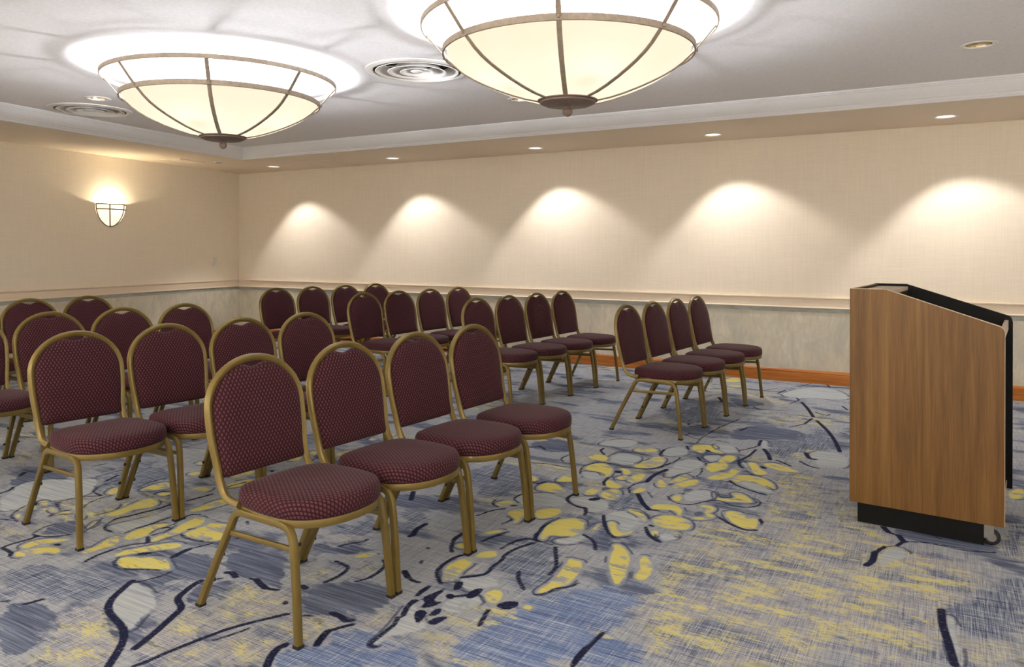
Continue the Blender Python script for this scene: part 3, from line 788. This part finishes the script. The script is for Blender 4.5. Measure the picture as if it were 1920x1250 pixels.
# ------------------------------------------------------------------ walls
OUT = offset_poly(ROOM, -0.12)
INW = offset_poly(ROOM, 0.003)
INB = offset_poly(ROOM, 0.006)
WLAB = {'left': 'cream papered wall with the lit sconce', 'back': 'cream papered wall washed by five downlights',
        'front': 'cream papered wall behind the viewer', 'right': 'cream papered wall beyond the lectern'}
for i, s in enumerate(SIDES):
    j = (i + 1) % 4
    q = [ROOM[i], ROOM[j], OUT[j], OUT[i]]
    wl = MB().prism(q, lambda x, y: (x, y, 0), lambda x, y: (x, y, ZC + 0.15)).build('wall_' + s, M['wall'])
    tag(wl, WLAB[s], None, kind='structure')
    q = [ROOM[i], ROOM[j], INW[j], INW[i]]
    MB().prism(q, lambda x, y: (x, y, 0.01), lambda x, y: (x, y, RB + 0.02)).build('wainscot_paper', M['wains'], wl)
    q = [INW[i], INW[j], INB[j], INB[i]]
    MB().prism(q, lambda x, y: (x, y, RB - 0.042), lambda x, y: (x, y, RB + 0.01)).build('paper_border', M['border'], wl)
    bp_ = [(0.003, 0.0), (0.021, 0.0), (0.021, BT - 0.038), (0.017, BT - 0.030), (0.021, BT - 0.022), (0.015, BT - 0.008), (0.008, BT), (0.003, BT)]
    run_trim('baseboard_' + s, i, bp_, M['basewood_x'] if s in ('back', 'front') else M['basewood_y'], label='orange oak baseboard with moulded top')
    rp = [(0.0, RB), (0.020, RB), (0.024, RB + 0.006), (0.020, RB + 0.012), (0.016, RB + 0.016), (0.016, RT - 0.022), (0.021, RT - 0.018), (0.030, RT - 0.008), (0.030, RT), (0.0, RT + 0.002)]
    run_trim('trim_%d' % (i + 1), i, rp, M['rail'], label='cream painted chair rail')

# ------------------------------------------------------------------ ceilings, tray and crown
TRAY = offset_poly(ROOM, [1.353, 1.29, 1.353, 1.2935])
DL = []
for x, y in ((507, 311.5), (739, 297), (1010, 279), (1338, 253), (1773, 215)):
    a = px(x, y, H); DL.append((a[0], 0.3 * a[1] + 0.7 * 7.46))
DLC = [px(1835, 84, ZC), px(183, 184.5, ZC), px(975, 186, ZC)]
VENT = [(px(782, 133, ZC), 0.365), (px(170, 206, ZC), 0.345)]
RD = 0.082
DL_FILL = [(x, YF + 0.47) for x in (-6.6, -4.6, -2.6, -0.6, 1.4)] + [(XR - 0.5, y) for y in (1.6, 3.6, 5.6)]      # added out of view as fill, along the front and right walls
sof = sheet_with_holes('ceiling_soffit', offset_poly(ROOM, -0.05), [(x, y, RD) for x, y in DL + DL_FILL], H, M['soffit'], inner=TRAY)
tag(sof, 'cream lowered ceiling border around the tray', None, kind='structure')
top = sheet_with_holes('ceiling', offset_poly(TRAY, -0.05), [(x, y, RD) for x, y in DLC] + [(v[0][0], v[0][1], r * 0.86) for v, r in zip(VENT, [q[1] for q in VENT])], ZC, M['ceiling'])
tag(top, 'off white tray ceiling', None, kind='structure')
for i, s in enumerate(SIDES):
    cp = [(-0.02, H - 0.006), (0.006, H - 0.010), (0.012, H - 0.004), (0.010, H + 0.006), (0.020, H + 0.012), (0.022, H + 0.022),
          (0.034, H + 0.030), (0.060, H + 0.060), (0.088, H + 0.098), (0.092, H + 0.104), (0.100, H + 0.106), (0.106, H + 0.116), (0.114, H + 0.120), (0.116, ZC), (-0.02, ZC)]
    run_trim('trim_%d' % (i + 5), i, cp, M['crown'], poly=TRAY, label='white crown moulding around the tray ceiling')


# ------------------------------------------------------------------ chairs
FWD_PROF = [(-0.010, 0.894), (0.002, 0.80), (0.024, 0.69), (0.042, 0.59), (0.062, 0.50), (0.078, 0.45)]


def lean(z):
    P = sorted((b, a) for a, b in FWD_PROF)
    if z <= P[0][0]: return P[0][1]
    for (z0, f0), (z1, f1) in zip(P[:-1], P[1:]):
        if z <= z1:
            return f0 + (f1 - f0) * (z - z0) / (z1 - z0)
    return P[-1][1]


def cushion(outline, layers, place):
    """rings of a scaled outline, each at its own offset, closed by centre points"""
    n = len(outline); vs = []; fs = []; uv = []
    cx = sum(p[0] for p in outline) / n; cy = sum(p[1] for p in outline) / n
    rad = sum(math.hypot(p[0] - cx, p[1] - cy) for p in outline) / n
    rho = [layers[-1][0]]                                # cloth runs unbroken from the crown over the rim
    for (s0, h0), (s1, h1) in zip(reversed(layers[:-1]), reversed(layers[1:])):
        rho.append(rho[-1] + math.hypot((s1 - s0) * rad, h1 - h0) / rad)
    rho = rho[::-1]
    for (sc, hgt), ro in zip(layers, rho):
        for p in outline:
            vs.append(place(cx + (p[0] - cx) * sc, cy + (p[1] - cy) * sc, hgt))
            uv.append((cx + (p[0] - cx) * ro, cy + (p[1] - cy) * ro))
    k = len(layers)
    for q in range(k - 1):
        for i in range(n):
            j = (i + 1) % n
            fs.append((q * n + i, q * n + j, (q + 1) * n + j, (q + 1) * n + i))
    b0 = len(vs); vs.append(place(cx, cy, layers[0][1])); uv.append((cx, cy))
    b1 = len(vs); vs.append(place(cx, cy, layers[-1][1])); uv.append((cx, cy))
    for i in range(n):
        j = (i + 1) % n
        fs.append((b0, j, i)); fs.append((b1, (k - 1) * n + i, (k - 1) * n + j))
    m = MB(); m.add(vs, fs)
    return m, uv


def make_chair():
    root = empty('banquet_chair')
    tube = rrect(0.0125, 0.0125, 0.006)
    ZR = 0.380
    # arched back frame, one bent tube
    half = []
    for i in range(0, 11):
        t = PI / 2 * (1 - i / 10)
        half.append((0.212 * math.cos(t), 0.700 + 0.182 * math.sin(t)))
    half += [(0.212, 0.66), (0.2105, 0.62), (0.207, 0.575), (0.2025, 0.535), (0.200, 0.50), (0.1995, 0.465)]
    r = [Vector((lean(z), y, z)) for y, z in half]
    r += [Vector((0.088, 0.2000, 0.438)), Vector((0.103, 0.2010, 0.420)), Vector((0.124, 0.2025, 0.408)), Vector((0.152, 0.204, 0.403)), Vector((0.195, 0.205, 0.401))]
    l = [Vector((p.x, -p.y, p.z)) for p in r]
    path = list(reversed(l)) + r[1:]
    MB().sweep(path, tube, side=(1, 0, 0)).build('back_frame', M['gold'], root, smooth=40)
    # side rails and four legs
    for s in (-1, 1):
        MB().sweep([(0.222, s * 0.2075, ZR), (0.33, s * 0.2078, ZR), (0.42, s * 0.208, ZR)], tube, side=(0, 1, 0)).build('side_rail', M['gold'], root, smooth=40)
        fr = spline([(0.42, s * 0.208, ZR), (0.452, s * 0.2085, ZR - 0.006), (0.472, s * 0.209, ZR - 0.026), (0.483, s * 0.210, ZR - 0.062), (0.500, s * 0.214, 0.20), (0.519, s * 0.220, 0.008)], 3)
        rr = spline([(0.222, s * 0.2075, ZR), (0.192, s * 0.208, ZR - 0.005), (0.170, s * 0.2085, ZR - 0.024), (0.150, s * 0.209, ZR - 0.062), (0.070, s * 0.213, 0.17), (-0.010, s * 0.219, 0.008)], 3)
        for nm, pa in (('front', fr), ('rear', rr)):
            lg = MB().sweep(pa, tube, side=(0, 1, 0)).build('leg', M['gold'], root, smooth=40)
            e = pa[-1]
            tag(MB().box(e.x - 0.0135, e.y - 0.0135, 0.0, e.x + 0.0135, e.y + 0.0135, 0.011).build('foot_glide', M['rubber'], lg), 'black rubber foot glide')
            if nm == 'rear':
                for z in (0.10, 0.205):
                    x = 0.150 + (z - 0.318) * (0.160 / 0.310)
                    y = s * (0.213 - 0.0125 - 0.003)
                    MB().lathe([(0.0001, -0.006), (0.006, -0.006), (0.007, 0.0), (0.006, 0.006), (0.0001, 0.006)], 10, center=(x, y, z)).build('bumper', M['rubber'], lg)
        MB().sweep([(0.139, s * 0.209, 0.297), (0.488, s * 0.210, 0.309)], rrect(0.006, 0.009, 0.003), side=(0, 1, 0)).build('stretcher', M['gold'], root, smooth=40)
    # seat
    out = []
    ctrl = [(0.128, 0.0), (0.130, 0.10), (0.145, 0.165), (0.190, 0.203), (0.280, 0.219), (0.370, 0.222), (0.440, 0.213), (0.495, 0.185), (0.540, 0.135), (0.566, 0.07), (0.574, 0.0)]
    sp = spline([(a, b, 0) for a, b in ctrl], 3)
    pts = [(p.x, p.y) for p in sp]
    out = pts + [(a, -b) for a, b in reversed(pts[1:-1])]
    lay = [(0.90, 0.396), (0.972, 0.397), (0.995, 0.404), (1.0, 0.416), (1.0, 0.430), (0.99, 0.443), (0.965, 0.453), (0.90, 0.460), (0.75, 0.466), (0.45, 0.470), (0.2, 0.471)]
    m, uv = cushion(out, lay, lambda a, b, h_: (a, b, h_))
    uv = [(b, a) for a, b in uv]
    m.build('seat', M['fabric'], root, smooth=60, uv=uv)
    lay = [(0.93, 0.372), (0.985, 0.372), (0.992, 0.378), (0.992, 0.393), (0.985, 0.398), (0.93, 0.398)]
    m, uv = cushion(out, lay, lambda a, b, h_: (a, b * 0.99, h_))
    tag(m.build('seat_pan', M['gold'], root, smooth=40), 'gold curved seat rim')
    # padded back: arch outline with a shallow hand-hold scoop at the top
    edge = []
    for i in range(0, 31):
        t = PI / 2 * i / 30
        y, z = 0.2005 * math.cos(t), 0.700 + 0.1705 * math.sin(t)
        edge.append((y, z))
    top_ = []
    for y, z in edge:
        if abs(y) < 0.078:
            z -= 0.023 * (0.5 + 0.5 * math.cos(PI * y / 0.078))
        top_.append((y, z))
    right = [(0.10, 0.468), (0.165, 0.468), (0.180, 0.470), (0.187, 0.478), (0.188, 0.50), (0.190, 0.535), (0.195, 0.575), (0.1985, 0.62), (0.2002, 0.66)] + top_
    out = [(0.0, 0.468)] + right + [(-y, z) for y, z in reversed(right[:-1])]
    lay = [(0.3, -0.021), (0.75, -0.020), (0.93, -0.017), (0.985, -0.010), (1.0, 0.0), (0.985, 0.012), (0.95, 0.020), (0.86, 0.026), (0.6, 0.030), (0.25, 0.031)]
    m, uv = cushion(out, lay, lambda y, z, h_: (lean(z) + h_, y, z))
    m.build('backrest', M['fabric'], root, smooth=60, uv=uv)
    return root


BLOCKS = {   # rear-left corner x, y, heading, seat pitch (of four chairs counted away from the open side)
    'AL': (-2.3556, 1.8175, -0.0660, 0.4748), 'AR': (-2.1112, 5.1181, -0.0849, 0.4695),
    'BL': (-3.7666, 1.9466, -0.1007, 0.4700), 'BR': (-3.5195, 5.2352, -0.0799, 0.4743),
    'CL': (-5.0981, 2.0573, -0.0847, 0.4721), 'CR': (-4.8287, 5.2992, -0.0882, 0.4726),
    'DL': (-6.5847, 2.2336, -0.0690, 0.4703), 'DR': (-6.1902, 5.4785, -0.1088, 0.4747)}
ROWN = {'A': 'front row', 'B': 'second row', 'C': 'third row', 'D': 'last row'}
proto = make_chair()
first = True
rnd = random.Random(4)
for b, (bx, by, th, pw) in BLOCKS.items():
    for k in range(4):
        if b == 'DL' and k < 1:
            continue                                     # nothing of this one shows
        o = proto if first else copy_tree(proto)
        first = False
        d = (k + 0.5) * pw
        o.location = (bx - math.sin(th) * d, by + math.cos(th) * d, 0)
        o.rotation_euler = (0, 0, th + rnd.uniform(-0.002, 0.002))
        if b[1] == 'L':
            blk, seat = 'open-side block', ['outer end', 'second from outer end', 'second from aisle', 'aisle end'][k]
        else:
            blk, seat = 'block by scalloped wall', ['aisle end', 'second from aisle', 'second from wall', 'wall end'][k]
        tag(o, 'burgundy gold-framed chair, %s, %s, %s' % (ROWN[b[0]], blk, seat), 'chair', 'banquet chairs set out in rows')


# ------------------------------------------------------------------ lectern
def make_lectern():
    A = Vector((-0.412, 3.953)); B_ = Vector((0.209, 3.917))
    ang = math.atan2(B_.y - A.y, B_.x - A.x) - 0.024
    root = empty('lectern', (A.x, A.y, 0), ang)
    L = (B_ - A).length; W = 0.690; T = 0.019; z0 = 0.105; zt = 1.120
    # side outline: x along depth, z up
    prof = [(0, z0), (L, z0), (L, 0.945)]
    for i in range(7):
        t = i / 6 * (PI / 2 - 0.30)
        prof.append((L - 0.028 + 0.028 * math.cos(t), 0.945 + 0.030 * math.sin(t)))
    prof += [(0.157, zt), (0, zt)]
    for nm, y, dx in (('near', 0.0, 0.0), ('far', W - T, 0.013)):
        prof = [(x + (dx if x > 0.5 else 0), z) for x, z in prof]
        p = MB().prism(prof, lambda x, z: (x, y, z), lambda x, z: (x, y + T, z)).build('side_panel', M['lectern'], root)
        if nm == 'far':
            MB().prism(prof, lambda x, z: (x, y - 0.002, z - 0.0005), lambda x, z: (x, y, z - 0.0005)).build('inner_lining', M['black'], p)
        pe = prof[1:]
        m = MB()
        vs = []; fs = []
        for k, (x, z) in enumerate(pe):
            vs += [(x, y - 0.0006, z + 0.0012), (x, y + T + 0.0006, z + 0.0012), (x, y + T + 0.0006, z - 0.0012), (x, y - 0.0006, z - 0.0012)]
        for k in range(len(pe) - 1):
            for c in range(4):
                fs.append((4 * k + c, 4 * k + (c + 1) % 4, 4 * k + 4 + (c + 1) % 4, 4 * k + 4 + c))
        fs.append((0, 1, 2, 3)); e = 4 * (len(pe) - 1); fs.append((e, e + 1, e + 2, e + 3))
        m.box(L + dx, y, z0, L + dx + 0.0015, y + T, 0.945)
        m.add(vs, fs).build('edge_band', M['edge'] if nm == 'near' else M['black'], p)
    MB().box(0.001, T, z0, T, W - T, zt - 0.001).build('front_panel', M['lectern'], root)
    MB().box(T, T, z0 + 0.01, T + 0.004, W - T, zt - 0.004).build('front_lining', M['black'], root)
    MB().box(T + 0.004, T, zt - 0.030, 0.165, W - T, zt - 0.012).build('top_shelf', M['shelf'], root)
    # sloping reading desk, set well below the side panels
    s0 = (0.165, zt - 0.075); s1 = (L - 0.015, 0.915)
    MB().prism([s0, s1, (s1[0], s1[1] - 0.018), (s0[0], s0[1] - 0.018)], lambda x, z: (x, T, z), lambda x, z: (x, W - T, z)).build('reading_desk', M['black'], root)
    MB().box(0.147, T, zt - 0.100, 0.165, W - T, zt - 0.030).build('desk_back', M['black'], root)
    MB().box(L - 0.020, T, 0.905, L - 0.004, W - T, 0.952).build('book_stop', M['shelf'], root)
    sh = MB().box(T + 0.004, T, 0.660, L - 0.03, W - T, 0.679).build('shelf', M['black'], root)
    MB().box(L - 0.03, T, 0.660, L - 0.026, W - T, 0.679).build('shelf_edge', M['shelf'], sh)
    sh = MB().box(T + 0.004, T, z0 + 0.02, L - 0.012, W - T, z0 + 0.039).build('bottom_board', M['black'], root)
    MB().box(L - 0.012, T, z0 + 0.02, L - 0.009, W - T, z0 + 0.039).build('board_edge', M['shelf'], sh)
    MB().box(0.028, 0.045, 0.0, 0.028 + 0.515, W - 0.045, z0 + 0.02).build('plinth', M['black'], root)
    # casters behind the plinth
    for y in (0.075, W - 0.075):
        c = empty('caster', (0.560, y, 0)); c.parent = root
        MB().lathe([(0.012, -0.011), (0.030, -0.011), (0.035, -0.007), (0.035, 0.007), (0.030, 0.011), (0.012, 0.011)], 28).build('wheel', M['rubber'], c)
        wv = [o for o in c.children][-1]
        wv.rotation_euler = (PI / 2, 0, 0); wv.location = (0.012, 0, 0.035)
        h_ = MB().lathe([(0.0001, -0.012), (0.020, -0.012), (0.021, 0.0), (0.020, 0.012), (0.0001, 0.012)], 24).build('hub', M['steel'], c)
        h_.rotation_euler = (PI / 2, 0, 0); h_.location = (0.012, 0, 0.035)
        MB().box(-0.016, -0.019, 0.030, 0.022, -0.0155, 0.105).box(-0.016, 0.0155, 0.030, 0.022, 0.019, 0.105).box(-0.022, -0.024, 0.103, 0.028, 0.024, 0.106).build('fork', M['steel'], c)
    return tag(root, 'oak veneered lectern with sloping black desk and black plinth', 'lectern')


make_lectern()


# ------------------------------------------------------------------ bowl chandeliers
def make_chandelier(x, y, rib0, label, show=True):
    root = empty('bowl_chandelier', (x, y, ZC))
    Z = lambda z: z - ZC
    R1, z1, R2, z2 = 0.783, 2.4876, 0.6628, 2.3518
    band = rrect(0.010, 0.0035, 0.002, 1)
    N = 72

    def ring(R, z, name, ha, hb):
        pts = [(R * math.cos(2 * PI * i / N), R * math.sin(2 * PI * i / N), Z(z)) for i in range(N)]
        return MB().sweep(pts, rrect(ha, hb, 0.002, 1), side=(0, 0, 1), closed=True).build(name, M['iron'], root, smooth=40)
    ring(R1, z1, 'rim_ring', 0.015, 0.005)
    ring(R2 + 0.006, z2, 'bowl_ring', 0.017, 0.005)
    prof = [(0.655, 2.352), (0.630, 2.318), (0.600, 2.289), (0.556, 2.256), (0.505, 2.226), (0.443, 2.196), (0.375, 2.167), (0.296, 2.138), (0.225, 2.117), (0.150, 2.102)]
    MB().lathe([(r - 0.004, Z(zz)) for r, zz in prof], 56).build('glass_bowl', M['bowl'], root, smooth=60)
    for i in range(8):
        a = rib0 + i * PI / 4
        pts = [(R1, z1)] + [(R2 + 0.007, z2)] + [(r + 0.005, zz) for r, zz in prof[1:]]
        pts = [(r * math.cos(a), r * math.sin(a), Z(zz)) for r, zz in pts]
        s = (-math.sin(a), math.cos(a), 0)
        rb = MB().sweep(pts, rrect(0.0125, 0.003, 0.002, 1), side=s).build('rib', M['iron'], root, smooth=40)
        MB().lathe([(0.0001, -0.008), (0.006, -0.007), (0.008, 0), (0.006, 0.007), (0.0001, 0.008)], 10, center=((R2 + 0.016) * math.cos(a), (R2 + 0.016) * math.sin(a), Z(z2))).build('rivet', M['iron'], rb, smooth=60)
    MB().lathe([(0.0001, Z(2.122)), (0.140, Z(2.118)), (0.160, Z(2.112)), (0.162, Z(2.100)), (0.150, Z(2.096)), (0.148, Z(2.088)), (0.135, Z(2.084)), (0.125, Z(2.078)), (0.0001, Z(2.074))], 48).build('bottom_cap', M['iron_dark'], root, smooth=30)
    ball = [(0.0001, Z(2.074)), (0.016, Z(2.072)), (0.012, Z(2.064))] + [(0.0265 * math.sin(t), Z(2.043) + 0.0265 * math.cos(t)) for t in [0.45 + 0.3 * i for i in range(9)]] + [(0.0001, Z(2.0165))]
    MB().lathe(ball, 24).build('finial', M['iron_dark'], root, smooth=60)
    can = [(0.0001, -0.001), (0.160, -0.001), (0.161, -0.012), (0.150, -0.024), (0.145, -0.026), (0.0001, -0.026)]
    MB().lathe(can, 40).build('ceiling_canopy', M['iron'], root, smooth=30)
    for i in range(3):
        a = 0.4 + i * 2 * PI / 3
        MB().sweep([(0.11 * math.cos(a), 0.11 * math.sin(a), -0.026), (0.11 * math.cos(a), 0.11 * math.sin(a), Z(2.118))], circ(0.008, 8), side=(1, 0, 0)).build('hanger_rod', M['iron'], root, smooth=40)
    for i in range(4):
        a = rib0 + PI / 8 + i * PI / 2
        bx, by = 0.30 * math.cos(a), 0.30 * math.sin(a)
        bl = [(0.0001, 0.030)] + [(0.030 * math.sin(t), 0.030 * math.cos(t)) for t in [0.4 * k for k in range(1, 7)]] + [(0.013, -0.034), (0.013, -0.050), (0.0001, -0.050)]
        b = MB().lathe(bl, 16, center=(bx, by, Z(2.262))).build('bulb', M['bulb'], root, smooth=60)
        light('bulb_light', 'POINT', (bx, by, Z(2.262) + 0.045), BULB_W, BULB_C, root, shadow_soft_size=0.03)
    tag(root, label, 'chandelier', 'bowl chandeliers along the tray ceiling')
    return root


make_chandelier(-4.5045, 3.6758, math.radians(-1.5), 'cream glass bowl chandelier over the third row of chairs')
make_chandelier(-1.7829, 3.6907, math.radians(22.3), 'cream glass bowl chandelier nearer the lectern, above the front row')


# ------------------------------------------------------------------ recessed downlights
def make_downlight(x, y, z, lit, label, group, aim=None, power=SPOT_W, color=WARM):
    root = empty('recessed_downlight', (x, y, z))
    tr = [(RD - 0.006, 0.004), (RD - 0.004, -0.004), (RD + 0.010, -0.006), (RD + 0.020, -0.003), (RD + 0.021, 0.0)]
    MB().lathe(tr, 36).build('trim_ring', M['white'], root, smooth=50)
    cn = [(RD - 0.004, 0.0), (RD - 0.008, 0.03), (RD - 0.016, 0.075), (RD - 0.03, 0.11), (0.0001, 0.112)]
    MB().lathe(cn, 36).build('reflector_can', M['reflector'], root, smooth=50)
    bl = [(0.0001, 0.035), (0.030, 0.036), (0.046, 0.042), (0.048, 0.052), (0.030, 0.085), (0.018, 0.108)] if not lit else [(0.0001, -0.001), (0.040, -0.0005), (0.066, 0.001), (0.070, 0.006), (0.035, 0.075), (0.018, 0.108)]
    MB().lathe(bl, 28).build('lamp', M['lamp_lens'] if lit else M['plastic'], root, smooth=50)
    if lit:
        sp = light('spot_light', 'SPOT', (0, 0, -0.012), power, color, root, spot_size=math.radians(102), spot_blend=0.35, shadow_soft_size=0.03)
        sp.rotation_euler = (math.radians(-2), math.radians(-9), 0) if aim is None else aim
    tag(root, label, 'downlight', group)


ORD = ['in the corner by the sconce wall', 'second from the sconce wall', 'third from the sconce wall', 'fourth from the sconce wall', 'nearest the lectern']
for (x, y), s in zip(DL, ORD):
    make_downlight(x, y, H, True, 'lit recessed downlight in the soffit, ' + s, 'lit downlights along the soffit')
for (x, y), s in zip(DL_FILL, ['first', 'second', 'third', 'fourth', 'fifth', 'first', 'second', 'third']):  # added fill lights out of view, built like the soffit downlights
    if x < XR - 1:
        make_downlight(x, y, H, True, 'added unseen fill downlight along the wall opposite the scallops, %s from the sconce end' % s, 'lit downlights along the soffit', (math.radians(-26), 0, 0), FILL_W, FILL_C)
    else:
        make_downlight(x, y, H, True, 'added unseen fill downlight along the wall behind the lectern, %s from the near corner' % s, 'lit downlights along the soffit', (0, math.radians(-22), 0), FILL_W * 0.45, FILL_C)
for (x, y), s in zip(DLC, ('over the lectern', 'beside the round vent by the sconce wall', 'behind the chandelier nearer the lectern')):
    make_downlight(x, y, ZC, False, 'unlit recessed downlight in the tray ceiling ' + s, 'unlit downlights in the tray ceiling')


# ------------------------------------------------------------------ round air diffusers
def make_diffuser(x, y, R, label):
    root = empty('round_air_diffuser', (x, y, ZC))
    MB().lathe([(R * 0.85, 0.004), (R * 0.86, -0.010), (R * 0.93, -0.014), (R, -0.006), (R, 0.0)], 64).build('outer_flange', M['white'], root, smooth=50)
    MB().lathe([(R * 0.86, 0.0), (R * 0.84, 0.10), (0.0001, 0.102)], 48).build('duct_collar', M['duct'], root, smooth=50)
    for a, b, z0, z1 in ((0.62, 0.80, 0.040, -0.012), (0.36, 0.56, 0.040, -0.014), (0.12, 0.32, 0.036, -0.014)):
        MB().lathe([(R * a, z0), (R * (a * 0.6 + b * 0.4), z0 * 0.55), (R * (a * 0.25 + b * 0.75), z1 * 0.35), (R * b, z1), (R * b + 0.003, z1 + 0.003), (R * (a * 0.25 + b * 0.75), z1 * 0.2 + 0.004), (R * a, z0 + 0.004)], 56).build('cone_ring', M['white'], root, smooth=50)
    MB().lathe([(0.0001, -0.012), (R * 0.10, -0.010), (R * 0.13, -0.002), (R * 0.10, 0.006), (0.0001, 0.010)], 32).build('centre_boss', M['white'], root, smooth=50)
    for i in range(4):
        a = i * PI / 2 + 0.4
        MB().sweep([(R * 0.08 * math.cos(a), R * 0.08 * math.sin(a), 0.032), (R * 0.85 * math.cos(a), R * 0.85 * math.sin(a), 0.042)], circ(0.005, 6), side=(0, 0, 1)).build('spoke', M['white'], root)
    tag(root, label, 'air vent', 'round air diffusers in the tray ceiling')


make_diffuser(VENT[0][0][0], VENT[0][0][1], VENT[0][1], 'white round air diffuser between the two bowl chandeliers')
make_diffuser(VENT[1][0][0], VENT[1][0][1], VENT[1][1], 'white round air diffuser close to the crown by the sconce wall')


# ------------------------------------------------------------------ wall sconce
def on_left(y, z, off=0.0):
    x = XL + math.tan(WA) * (YB - y)
    return Vector((x + off * math.cos(WA), y + off * math.sin(WA), z))


def make_sconce(base, rz, label):
    root = empty('wall_sconce', base, rz)          # local +x points into the room, z = 0 at the lowest tip
    R, Ht = 0.205, 0.275
    prof = [(R, Ht), (R * 0.985, Ht - 0.05), (R * 0.93, Ht - 0.10), (R * 0.82, Ht - 0.155), (R * 0.64, Ht - 0.205), (R * 0.40, Ht - 0.245), (R * 0.16, Ht - 0.268)]
    # the half bowl is a little flatter than round
    m = MB().lathe([(r - 0.003, z) for r, z in prof], 32, -PI / 2, PI / 2)
    m.v = [(x * 0.62 + 0.004, y, z) for x, y, z in m.v]
    m.build('glass_shade', M['sconce_glass'], root, smooth=60)
    fl = rrect(0.0065, 0.004, 0.0015, 1)

    def at(r, z, a): return (r * math.cos(a) * 0.62 + 0.005, r * math.sin(a), z)
    for z, nm in ((Ht, 'rim_band'), (Ht - 0.062, 'lower_band')):
        r = R + 0.002 if z == Ht else R * 0.975 + 0.003
        MB().sweep([at(r, z, -PI / 2 + PI * i / 32) for i in range(33)], fl, side=(0, 0, 1)).build(nm, M['gold'], root, smooth=40)
    for a in (-PI / 2 + 0.03, -PI / 6, PI / 6, PI / 2 - 0.03):
        MB().sweep([at(r + 0.003, z, a) for r, z in prof], fl, side=(-math.sin(a), math.cos(a), 0)).build('rib', M['gold'], root, smooth=40)
    MB().lathe([(0.0001, -0.004), (0.016, -0.002), (0.030, 0.006), (0.034, 0.012), (0.0001, 0.014)], 20, -PI / 2, PI / 2, center=(0.004, 0, 0)).build('bottom_cap', M['gold'], root, smooth=40)
    MB().box(0.0, -0.07, 0.06, 0.012, 0.07, 0.24).build('back_plate', M['gold'], root)
    MB().lathe([(0.0001, 0.03), (0.018, 0.024), (0.026, 0.0), (0.018, -0.024), (0.012, -0.05), (0.0001, -0.05)], 14, center=(0.062, 0, 0.185)).build('bulb', M['bulb'], root, smooth=60)
    light('sconce_light', 'POINT', (0.068, 0, 0.235), SCONCE_W, (1.0, 0.86, 0.60), root, shadow_soft_size=0.03)
    return tag(root, label, 'wall lamp')


make_sconce(on_left(5.64, 1.572), WA, 'lit half-bowl glass sconce with gold ribs on the cream wall')
make_sconce((-5.0, YF, 1.572), PI / 2, 'added unseen half-bowl fill sconce opposite the scallops, by the last rows')  # this and the next sconce are added out of view for fill light
make_sconce((-1.6, YF, 1.572), PI / 2, 'added unseen half-bowl fill sconce opposite the scallops, by the front row')


# ------------------------------------------------------------------ small wall and ceiling fittings
def wall_box(name, base, rz):
    return empty(name, base, rz)


t = empty('thermostat', on_left(7.415, 1.125), WA)
MB().box(0.0, -0.048, -0.058, 0.006, 0.048, 0.058).build('back_plate', M['plastic'], t)
MB().box(0.006, -0.042, -0.052, 0.026, 0.042, 0.052).build('cover', M['white'], t)
tag(t, 'white box thermostat on the sconce wall above the chair rail', 'thermostat')

t = empty('power_outlet', (-3.715, YB - 0.003, 0.362), -PI / 2)
MB().box(0.0, -0.040, -0.060, 0.006, 0.040, 0.060).build('cover_plate', M['plastic'], t)
for z in (-0.022, 0.022):
    s_ = MB().box(0.006, -0.017, z - 0.015, 0.009, 0.017, z + 0.015).build('socket', M['white'], t)
    for y in (-0.006, 0.006):
        MB().box(0.0088, y - 0.0012, z - 0.005, 0.0094, y + 0.0012, z + 0.005).build('slot', M['rubber'], s_)
tag(t, 'ivory power outlet low on the mottled wall', 'outlet')


def access_panel(cx, cy, a, b, rz, label):
    t = empty('access_panel', (cx, cy, H), rz)
    m = MB()
    for x0, y0, x1, y1 in ((-a, -b, a, -b + 0.014), (-a, b - 0.014, a, b), (-a, -b + 0.014, -a + 0.014, b - 0.014), (a - 0.014, -b + 0.014, a, b - 0.014)):
        m.box(x0, y0, -0.006, x1, y1, 0.0)
    m.build('panel_frame', M['soffit'], t)
    MB().box(-a + 0.018, -b + 0.018, -0.004, a - 0.018, b - 0.018, 0.0).build('panel_door', M['soffit'], t)
    tag(t, label, 'access panel', 'access panels in the soffit')


access_panel(-7.14, 7.53, 0.315, 0.31, -0.06, 'square access panel in the soffit between two lit downlights')
access_panel(-8.60, 6.40, 0.16, 0.22, WA, 'small access panel in the soffit above the sconce wall')

t = empty('smoke_detector', (-8.263, 6.666, H))
MB().lathe([(0.0001, -0.022), (0.035, -0.021), (0.046, -0.012), (0.048, 0.0)], 24).build('housing', M['white'], t, smooth=50)
MB().lathe([(0.036, -0.0215), (0.040, -0.019), (0.042, -0.016)], 24).build('grille', M['duct'], t, smooth=50)
tag(t, 'small round detector on the soffit near the sconce wall corner', 'detector')
